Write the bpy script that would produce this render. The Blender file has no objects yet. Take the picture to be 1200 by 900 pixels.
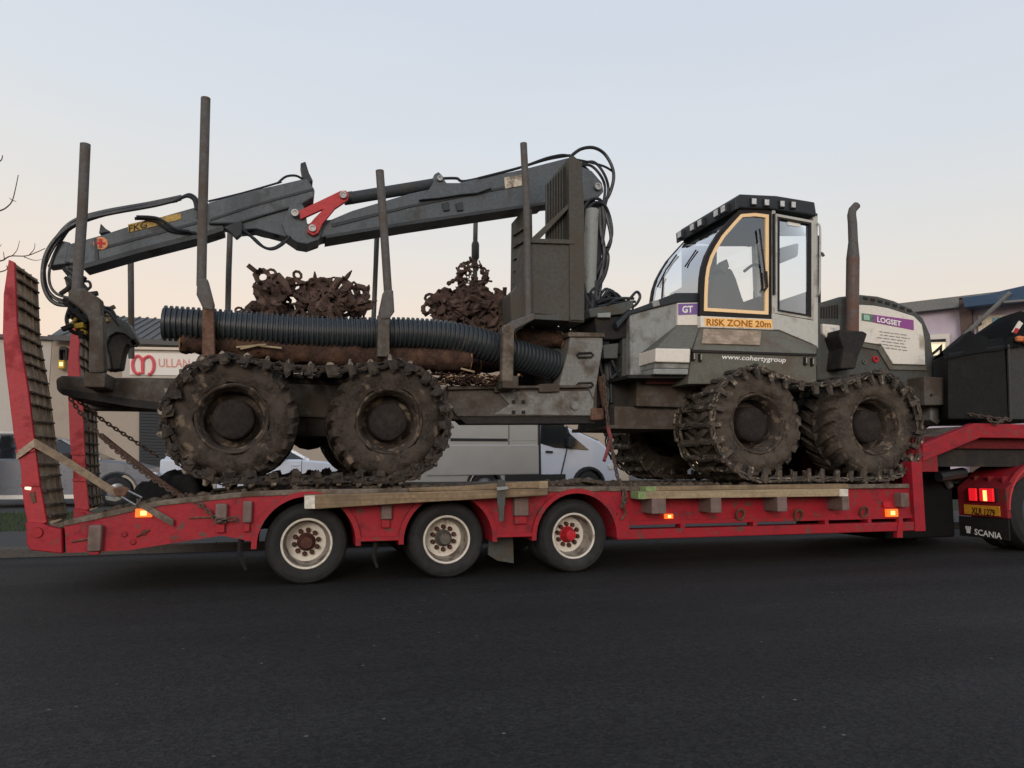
import bpy, bmesh, math, random
from mathutils import Vector, Matrix, noise
R = math.radians
S = bpy.context.scene
COL = S.collection
random.seed(7)

# ------------------------------------------------------------------ camera
YAW, PIT, FOC, EYE = R(16.7), R(6.25), 867.0, 1.1
cam = bpy.data.cameras.new('camera')
cam_o = bpy.data.objects.new('camera', cam)
COL.objects.link(cam_o)
cam.sensor_width = 36.0
cam.lens = FOC / 1200 * 36.0
cam.clip_start, cam.clip_end = 0.1, 3000
cam_o.location = (0, 0, EYE)
cam_o.rotation_euler = (math.pi / 2 + PIT, 0, -YAW)
S.camera = cam_o

# ------------------------------------------------------------------ sky and sun (dusk, the glow behind the viewer's left shoulder)
SUN_AZ, SUN_EL = 22, 15          # light travels towards +Y and a little +X
w = bpy.data.worlds.new('World')
S.world = w
w.use_nodes = True
nt = w.node_tree
N, L = nt.nodes, nt.links
bg = N['Background']
sky = N.new('ShaderNodeTexSky')
sky.sky_type = 'NISHITA'
sky.sun_disc = False
sky.sun_elevation = R(SUN_EL)
sky.sun_rotation = R(180 - SUN_AZ)
tc = N.new('ShaderNodeTexCoord')
sep = N.new('ShaderNodeSeparateXYZ')
L.new(tc.outputs['Generated'], sep.inputs[0])
ramp = N.new('ShaderNodeValToRGB')
az_ = N.new('ShaderNodeMath'); az_.operation = 'MULTIPLY_ADD'; az_.inputs[1].default_value = .07   # warmer towards the left
L.new(sep.outputs['X'], az_.inputs[0]); L.new(sep.outputs['Z'], az_.inputs[2]); L.new(az_.outputs[0], ramp.inputs[0])
cr = ramp.color_ramp
def lin(r, g, b):
    f = lambda c: (c / 255 / 12.92) if c / 255 <= 0.04045 else ((c / 255 + 0.055) / 1.055) ** 2.4
    return (f(r), f(g), f(b))
stops = [(0.0, (247, 213, 184)), (0.10, (247, 217, 190)), (0.20, (242, 223, 204)), (0.30, (231, 226, 219)), (0.42, (219, 224, 229)), (0.60, (210, 218, 231)), (1.0, (178, 198, 226))]
cr.elements[0].position, cr.elements[1].position = stops[0][0], stops[-1][0]
cr.elements[0].color = (*lin(*stops[0][1]), 1)
cr.elements[1].color = (*lin(*stops[-1][1]), 1)
for p_, c_ in stops[1:-1]:
    e = cr.elements.new(p_)
    e.color = (*lin(*c_), 1)
mul = N.new('ShaderNodeVectorMath'); mul.operation = 'SCALE'; mul.inputs['Scale'].default_value = 11.2
L.new(ramp.outputs[0], mul.inputs[0])
nz = N.new('ShaderNodeTexNoise'); nz.inputs['Scale'].default_value = 2.2; nz.inputs['Detail'].default_value = 3
mp = N.new('ShaderNodeMapping'); mp.inputs['Scale'].default_value = (1, 1, 5)
L.new(tc.outputs['Generated'], mp.inputs[0]); L.new(mp.outputs[0], nz.inputs['Vector'])
mr = N.new('ShaderNodeMapRange'); mr.inputs[1].default_value = .3; mr.inputs[2].default_value = .7
mr.inputs[3].default_value = .985; mr.inputs[4].default_value = 1.015
L.new(nz.outputs[0], mr.inputs[0])
mul2 = N.new('ShaderNodeVectorMath'); mul2.operation = 'SCALE'
L.new(mul.outputs[0], mul2.inputs[0]); L.new(mr.outputs[0], mul2.inputs['Scale'])
mx = N.new('ShaderNodeMix'); mx.data_type = 'RGBA'; mx.inputs[0].default_value = 0.85
L.new(sky.outputs[0], mx.inputs[6]); L.new(mul2.outputs[0], mx.inputs[7])
L.new(mx.outputs[2], bg.inputs[0])
bg.inputs[1].default_value = 0.10

sun = bpy.data.lights.new('sun', 'SUN')
sun.energy, sun.angle, sun.color = 1.3, R(20), (1.0, 0.90, 0.82)
sun_o = bpy.data.objects.new('sun', sun)
COL.objects.link(sun_o)
sun_o.location = (-20, -40, 20)
sun_o.rotation_euler = Vector((math.sin(R(SUN_AZ)) * math.cos(R(SUN_EL)), math.cos(R(SUN_AZ)) * math.cos(R(SUN_EL)), -math.sin(R(SUN_EL)))).to_track_quat('-Z', 'Y').to_euler()
S.view_settings.view_transform = 'Standard'
S.view_settings.look = 'None'
S.view_settings.exposure = 0.0
S.view_settings.gamma = 1.0
S.render.engine = 'CYCLES'
S.cycles.use_denoising = True
S.cycles.max_bounces = 6
S.cycles.transparent_max_bounces = 12

# ------------------------------------------------------------------ measuring helpers: a photo pixel seen on a plane of the place
sy, cy, sp, cp = math.sin(YAW), math.cos(YAW), math.sin(PIT), math.cos(PIT)
VF, VR, VU = Vector((sy * cp, cy * cp, sp)), Vector((cy, -sy, 0)), Vector((-sy * sp, -cy * sp, cp))
EYEV = Vector((0, 0, EYE))
def ray(px, py): return VF + VR * ((px - 600) / FOC) + VU * ((450 - py) / FOC)
def P(px, py, Y):
    d = ray(px, py); return EYEV + d * (Y / d.y)
def PX(px, py, X):
    d = ray(px, py); return EYEV + d * (X / d.x)
def PP(px, py, p0, n):
    d = ray(px, py); return EYEV + d * ((p0 - EYEV).dot(n) / d.dot(n))

# ------------------------------------------------------------------ scene-graph helpers
WP = {}
def wpos(o): return WP.get(o.name, Vector((0, 0, 0))) if o else Vector((0, 0, 0))
def tag(o, label=None, cat=None, group=None, kind=None):
    for k, v in (('label', label), ('category', cat), ('group', group), ('kind', kind)):
        if v: o[k] = v
    return o
def empty(name, loc, parent=None):
    o = bpy.data.objects.new(name, None)
    COL.objects.link(o)
    o.empty_display_size = .2
    o.location = Vector(loc) - wpos(parent)
    if parent: o.parent = parent
    WP[o.name] = Vector(loc)
    return o
def thing(name, loc, label, cat, group=None):
    return tag(empty(name, loc), label, cat, group)
def inst(me, name, parent, loc, rot=(0, 0, 0), scale=None):
    o = bpy.data.objects.new(name, me)
    COL.objects.link(o)
    o.location = Vector(loc) - wpos(parent)
    o.rotation_euler = rot
    if scale: o.scale = scale
    if parent: o.parent = parent
    WP[o.name] = Vector(loc)
    return o
def dup(root, delta, parent=None):
    c = root.copy(); COL.objects.link(c)
    if parent or root.parent: c.parent = parent or root.parent
    c.location = root.location + Vector(delta)
    WP[c.name] = wpos(root) + Vector(delta)
    for ch in list(root.children):
        if ch.name in DONE: continue
        k = ch.copy(); COL.objects.link(k); k.parent = c
        WP[k.name] = wpos(ch) + Vector(delta)
        for g in list(ch.children):
            q = g.copy(); COL.objects.link(q); q.parent = k
            WP[q.name] = wpos(g) + Vector(delta)
            for h in list(g.children):
                z = h.copy(); COL.objects.link(z); z.parent = q
    return c
DONE = set()

class MB:
    def __init__(s): s.v, s.f, s.m = [], [], []
    def face(s, pts, slot=0):
        b = len(s.v); s.v += [Vector(p) for p in pts]; s.f.append(tuple(range(b, b + len(pts)))); s.m.append(slot); return s
    def loft(s, a, b, slot=0, caps=True):
        n = len(a); o = len(s.v)
        s.v += [Vector(p) for p in a] + [Vector(p) for p in b]
        for i in range(n):
            j = (i + 1) % n
            s.f.append((o + i, o + j, o + n + j, o + n + i)); s.m.append(slot)
        if caps:
            s.f.append(tuple(range(o + n - 1, o - 1, -1))); s.m.append(slot)
            s.f.append(tuple(range(o + n, o + 2 * n))); s.m.append(slot)
        return s
    def ext(s, pts, d, slot=0):
        d = Vector(d); return s.loft([Vector(p) for p in pts], [Vector(p) + d for p in pts], slot)
    def px(s, pp, Y0, Y1, slot=0):
        a = [P(x, y, Y0) for x, y in pp]
        return s.loft(a, [Vector((p.x, Y1, p.z)) for p in a], slot)
    def pxx(s, pp, X0, X1, slot=0):
        a = [PX(x, y, X0) for x, y in pp]
        return s.loft(a, [Vector((X1, p.y, p.z)) for p in a], slot)
    def xz(s, pp, Y0, Y1, slot=0):
        return s.loft([Vector((x, Y0, z)) for x, z in pp], [Vector((x, Y1, z)) for x, z in pp], slot)
    def box(s, a, b, slot=0):
        (x0, y0, z0), (x1, y1, z1) = a, b
        return s.loft([(x0, y0, z0), (x1, y0, z0), (x1, y1, z0), (x0, y1, z0)], [(x0, y0, z1), (x1, y0, z1), (x1, y1, z1), (x0, y1, z1)], slot)
    def bar(s, p, q, w_, h_, slot=0, up=(0, 0, 1)):
        p, q = Vector(p), Vector(q); d = (q - p).normalized(); u = Vector(up)
        if abs(d.dot(u)) > .95: u = Vector((1, 0, 0))
        x = d.cross(u).normalized() * (w_ / 2); y = x.cross(d).normalized() * (h_ / 2)
        return s.loft([p - x - y, p + x - y, p + x + y, p - x + y], [q - x - y, q + x - y, q + x + y, q - x + y], slot)
    def tube(s, pts, r, seg=8, slot=0, caps=True, closed=False):
        pts = [Vector(p) for p in pts]; n = len(pts); o = len(s.v)
        rr = r if isinstance(r, (list, tuple)) else [r] * n
        prev = None
        for i, p in enumerate(pts):
            if closed: t = pts[(i + 1) % n] - pts[i - 1]
            else: t = pts[min(i + 1, n - 1)] - pts[max(i - 1, 0)]
            t.normalize()
            if prev is None:
                u = Vector((0, 0, 1)) if abs(t.z) < .9 else Vector((1, 0, 0))
                x = t.cross(u).normalized()
            else:
                x = (prev - t * prev.dot(t)).normalized()
            prev = x; y = t.cross(x)
            for k in range(seg):
                a = 2 * math.pi * k / seg
                s.v.append(p + (x * math.cos(a) + y * math.sin(a)) * rr[i])
        for i in range(n if closed else n - 1):
            i2 = (i + 1) % n
            for k in range(seg):
                k2 = (k + 1) % seg
                s.f.append((o + i * seg + k, o + i * seg + k2, o + i2 * seg + k2, o + i2 * seg + k)); s.m.append(slot)
        if caps and not closed:
            s.f.append(tuple(o + k for k in range(seg - 1, -1, -1))); s.m.append(slot)
            s.f.append(tuple(o + (n - 1) * seg + k for k in range(seg))); s.m.append(slot)
        return s
    def lathe(s, prof, c, axis='y', seg=32, slot=0, jit=0.0, closed=False):
        o = len(s.v); n = len(prof); c = Vector(c)
        for r, h in prof:
            for k in range(seg):
                a = 2 * math.pi * k / seg
                q = Vector((r * math.cos(a), h, r * math.sin(a)))
                if axis == 'x': q = Vector((h, q.x, q.z))
                if axis == 'z': q = Vector((q.x, q.z, h))
                if jit and r > .02: q += Vector((noise.noise(q * 9 + c), noise.noise(q * 9 + c + Vector((5, 3, 1))), noise.noise(q * 9 + c + Vector((1, 7, 9))))) * jit
                s.v.append(c + q)
        for i in range(n if closed else n - 1):
            i2 = (i + 1) % n
            for k in range(seg):
                k2 = (k + 1) % seg
                s.f.append((o + i * seg + k, o + i * seg + k2, o + i2 * seg + k2, o + i2 * seg + k)); s.m.append(slot)
        return s
    def ball(s, c, r, slot=0, sub=1):
        bm = bmesh.new(); bmesh.ops.create_icosphere(bm, subdivisions=sub, radius=1)
        o = len(s.v); c = Vector(c); rv = Vector(r) if isinstance(r, (tuple, list)) else Vector((r, r, r))
        for v in bm.verts: s.v.append(c + Vector((v.co.x * rv.x, v.co.y * rv.y, v.co.z * rv.z)))
        for f in bm.faces: s.f.append(tuple(o + v.index for v in f.verts)); s.m.append(slot)
        bm.free(); return s
    def mesh(s, name, mats, smooth=None, origin=None):
        me = bpy.data.meshes.new(name)
        c = Vector((0, 0, 0)) if origin is None else Vector(origin)
        me.from_pydata([tuple(p - c) for p in s.v], [], s.f)
        for m in (mats if isinstance(mats, (list, tuple)) else [mats]): me.materials.append(m)
        for p, k in zip(me.polygons, s.m): p.material_index = k
        bm = bmesh.new(); bm.from_mesh(me)
        bmesh.ops.remove_doubles(bm, verts=bm.verts, dist=1e-5)
        bmesh.ops.recalc_face_normals(bm, faces=bm.faces)
        bm.to_mesh(me); bm.free()
        if smooth:
            me.shade_smooth(); me.set_sharp_from_angle(angle=R(smooth))
        return me
    def build(s, name, mats, parent=None, bevel=0, smooth=None, label=None):
        lo = Vector((min(p.x for p in s.v), min(p.y for p in s.v), min(p.z for p in s.v)))
        hi = Vector((max(p.x for p in s.v), max(p.y for p in s.v), max(p.z for p in s.v)))
        c = Vector(((lo.x + hi.x) / 2, (lo.y + hi.y) / 2, lo.z))
        me = s.mesh(name, mats, smooth, c)
        o = inst(me, name, parent, c)
        if bevel:
            b = o.modifiers.new('bevel', 'BEVEL'); b.width = bevel; b.segments = 2; b.limit_method = 'ANGLE'; b.angle_limit = R(40)
            b.use_clamp_overlap = True
        if label: o['label'] = label
        return o

def inset(pp, d):
    n = len(pp); out = []
    A = sum(pp[i][0] * pp[(i + 1) % n][1] - pp[(i + 1) % n][0] * pp[i][1] for i in range(n))
    sg = 1 if A > 0 else -1
    for i in range(n):
        p0, p1, p2 = Vector(pp[i - 1]), Vector(pp[i]), Vector(pp[(i + 1) % n])
        e1, e2 = (p1 - p0).normalized(), (p2 - p1).normalized()
        n1, n2 = Vector((-e1.y, e1.x)) * sg, Vector((-e2.y, e2.x)) * sg
        b = (n1 + n2); k = max(.3, 1 + n1.dot(n2))
        q = p1 + b * (d / k)
        out.append((q.x, q.y))
    return out
def ring(mb, po, pi, Y0, Y1, slot=0):
    n = len(po)
    a = [P(x, y, Y0) for x, y in po]; b = [P(x, y, Y0) for x, y in pi]
    A = [Vector((p.x, Y1, p.z)) for p in a]; B = [Vector((p.x, Y1, p.z)) for p in b]
    for i in range(n):
        j = (i + 1) % n
        for q in ((a[i], a[j], b[j], b[i]), (A[i], B[i], B[j], A[j]), (a[i], A[i], A[j], a[j]), (b[i], b[j], B[j], B[i])): mb.face(q, slot)
    return mb
def smoothpath(pts, n=6):
    pts = [Vector(p) for p in pts]; out = []
    for i in range(len(pts) - 1):
        p0, p1, p2, p3 = pts[max(i - 1, 0)], pts[i], pts[i + 1], pts[min(i + 2, len(pts) - 1)]
        for k in range(n):
            t = k / n
            out.append(.5 * ((2 * p1) + (p2 - p0) * t + (2 * p0 - 5 * p1 + 4 * p2 - p3) * t * t + (3 * p1 - p0 - 3 * p2 + p3) * t ** 3))
    out.append(pts[-1]); return out
def pxpath(pp, n=6): return smoothpath([P(*q) for q in pp], n)

def letters(txt, LL, LR, UL, m, name, parent, bold=0.0, shear=0.0):
    """flat print: the text fitted into the parallelogram LL-LR-UL"""
    cu = bpy.data.curves.new('lettering', 'FONT'); cu.body = txt; cu.offset = bold; cu.shear = shear
    cu.resolution_u = 3
    o = bpy.data.objects.new('lettering_tmp', cu); COL.objects.link(o)
    dg = bpy.context.evaluated_depsgraph_get(); dg.update()
    me0 = o.evaluated_get(dg).to_mesh()
    vs = [v.co.copy() for v in me0.vertices]; fs = [tuple(p.vertices) for p in me0.polygons]
    o.evaluated_get(dg).to_mesh_clear(); bpy.data.objects.remove(o); bpy.data.curves.remove(cu)
    x0, x1 = min(v.x for v in vs), max(v.x for v in vs); y0, y1 = min(v.y for v in vs), max(v.y for v in vs)
    mb = MB(); ex, ey = Vector(LR) - Vector(LL), Vector(UL) - Vector(LL)
    mb.v = [Vector(LL) + ex * ((v.x - x0) / (x1 - x0)) + ey * ((v.y - y0) / (y1 - y0)) for v in vs]
    mb.f = fs; mb.m = [0] * len(fs)
    return mb.build(name, m, parent)

# ------------------------------------------------------------------ materials
def mat(name, col, rough=.6, metal=0.0, mud=0.0, mudcol=(.07, .05, .036), scale=3.0, var=.25, bump=.2, fine=28.0, mud2=None, coat=0.0, spec=.2, streak=0.0, grain=0.0):
    m = bpy.data.materials.new(name); m.use_nodes = True
    nt = m.node_tree; N, L = nt.nodes, nt.links
    b = N['Principled BSDF']
    tc = N.new('ShaderNodeTexCoord'); oi = N.new('ShaderNodeObjectInfo')
    sc = N.new('ShaderNodeMath'); sc.operation = 'MULTIPLY'; sc.inputs[1].default_value = 17.0; L.new(oi.outputs['Random'], sc.inputs[0])
    ad = N.new('ShaderNodeVectorMath'); ad.operation = 'ADD'; L.new(tc.outputs['Object'], ad.inputs[0]); L.new(sc.outputs[0], ad.inputs[1])
    def noi(s, d, r=.6, stretch=None):
        n = N.new('ShaderNodeTexNoise'); n.inputs['Scale'].default_value = s; n.inputs['Detail'].default_value = d; n.inputs['Roughness'].default_value = r
        if stretch:
            q = N.new('ShaderNodeMapping'); q.inputs['Scale'].default_value = stretch; L.new(ad.outputs[0], q.inputs[0]); L.new(q.outputs[0], n.inputs['Vector'])
        else: L.new(ad.outputs[0], n.inputs['Vector'])
        return n
    def rng(src, a, c, d=0., e=1.):
        q = N.new('ShaderNodeMapRange'); q.inputs[1].default_value = a; q.inputs[2].default_value = c; q.inputs[3].default_value = d; q.inputs[4].default_value = e
        L.new(src, q.inputs[0]); return q.outputs[0]
    def mixc(f, a, c):
        q = N.new('ShaderNodeMix'); q.data_type = 'RGBA'
        if hasattr(f, 'links') or not isinstance(f, (int, float)): L.new(f, q.inputs[0])
        else: q.inputs[0].default_value = f
        for k, s_ in ((6, a), (7, c)):
            if isinstance(s_, tuple): q.inputs[k].default_value = (*s_[:3], 1)
            else: L.new(s_, q.inputs[k])
        return q.outputs[2]
    nb = noi(fine, 4); na = noi(scale, 7, .65)
    v = rng(nb.outputs[0], .3, .7, 1 - var, 1 + var)
    base = N.new('ShaderNodeVectorMath'); base.operation = 'SCALE'; base.inputs[0].default_value = col; L.new(v, base.inputs['Scale'])
    c = base.outputs[0]
    rgh = None
    if streak:
        ns = noi(7, 3, .6, (1, 1, .12))
        c = mixc(rng(ns.outputs[0], .52, .72, 0, streak), c, mudcol)
    if grain:
        ng = noi(9, 4, .7, (.10, 1, 3.5))
        c = mixc(rng(ng.outputs[0], .40, .66, 0, grain), c, mudcol)
    if mud > 0:
        t = .5 + (.5 - mud) * .42
        mask = rng(na.outputs[0], t - .07, t + .07)
        c = mixc(mask, c, mudcol)
        rgh = rng(mask, 0, 1, rough, .92)
    if mud2:
        nc = noi(scale * (mud2[2] if len(mud2) > 2 else 1.7), 6, .6)
        c = mixc(rng(nc.outputs[0], mud2[1] - .03, mud2[1] + .05), c, mud2[0])
    L.new(c, b.inputs['Base Color'])
    if rgh is not None: L.new(rgh, b.inputs['Roughness'])
    else: L.new(rng(nb.outputs[0], .3, .7, max(.03, rough - .08), min(1, rough + .08)), b.inputs['Roughness'])
    b.inputs['Metallic'].default_value = metal
    b.inputs['Coat Weight'].default_value = coat
    b.inputs['Specular IOR Level'].default_value = spec
    if bump:
        bp = N.new('ShaderNodeBump'); bp.inputs['Strength'].default_value = bump; bp.inputs['Distance'].default_value = .02
        am = N.new('ShaderNodeMath'); am.operation = 'ADD'; L.new(na.outputs[0], am.inputs[0])
        hm = N.new('ShaderNodeMath'); hm.operation = 'MULTIPLY'; hm.inputs[1].default_value = .35; L.new(nb.outputs[0], hm.inputs[0]); L.new(hm.outputs[0], am.inputs[1])
        L.new(am.outputs[0], bp.inputs['Height']); L.new(bp.outputs[0], b.inputs['Normal'])
    return m
def glow(name, col, e):
    m = bpy.data.materials.new(name); m.use_nodes = True
    b = m.node_tree.nodes['Principled BSDF']; b.inputs['Base Color'].default_value = (*col, 1); b.inputs['Emission Color'].default_value = (*col, 1); b.inputs['Emission Strength'].default_value = e; b.inputs['Roughness'].default_value = .25
    return m
def glass(name, tint=(.8, .84, .86), refl=.12, rough=.03, rc=(.74, .84, .97)):
    m = bpy.data.materials.new(name); m.use_nodes = True
    nt = m.node_tree; N, L = nt.nodes, nt.links; N.remove(N['Principled BSDF'])
    t = N.new('ShaderNodeBsdfTransparent'); t.inputs[0].default_value = (*tint, 1)
    g = N.new('ShaderNodeBsdfGlossy'); g.inputs['Roughness'].default_value = rough; g.inputs[0].default_value = (*rc, 1)
    fr = N.new('ShaderNodeFresnel'); fr.inputs[0].default_value = 1.5
    a = N.new('ShaderNodeMath'); a.operation = 'ADD'; a.inputs[1].default_value = refl; a.use_clamp = True; L.new(fr.outputs[0], a.inputs[0])
    x = N.new('ShaderNodeMixShader'); L.new(a.outputs[0], x.inputs[0]); L.new(t.outputs[0], x.inputs[1]); L.new(g.outputs[0], x.inputs[2])
    L.new(x.outputs[0], N['Material Output'].inputs[0]); return m

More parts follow.
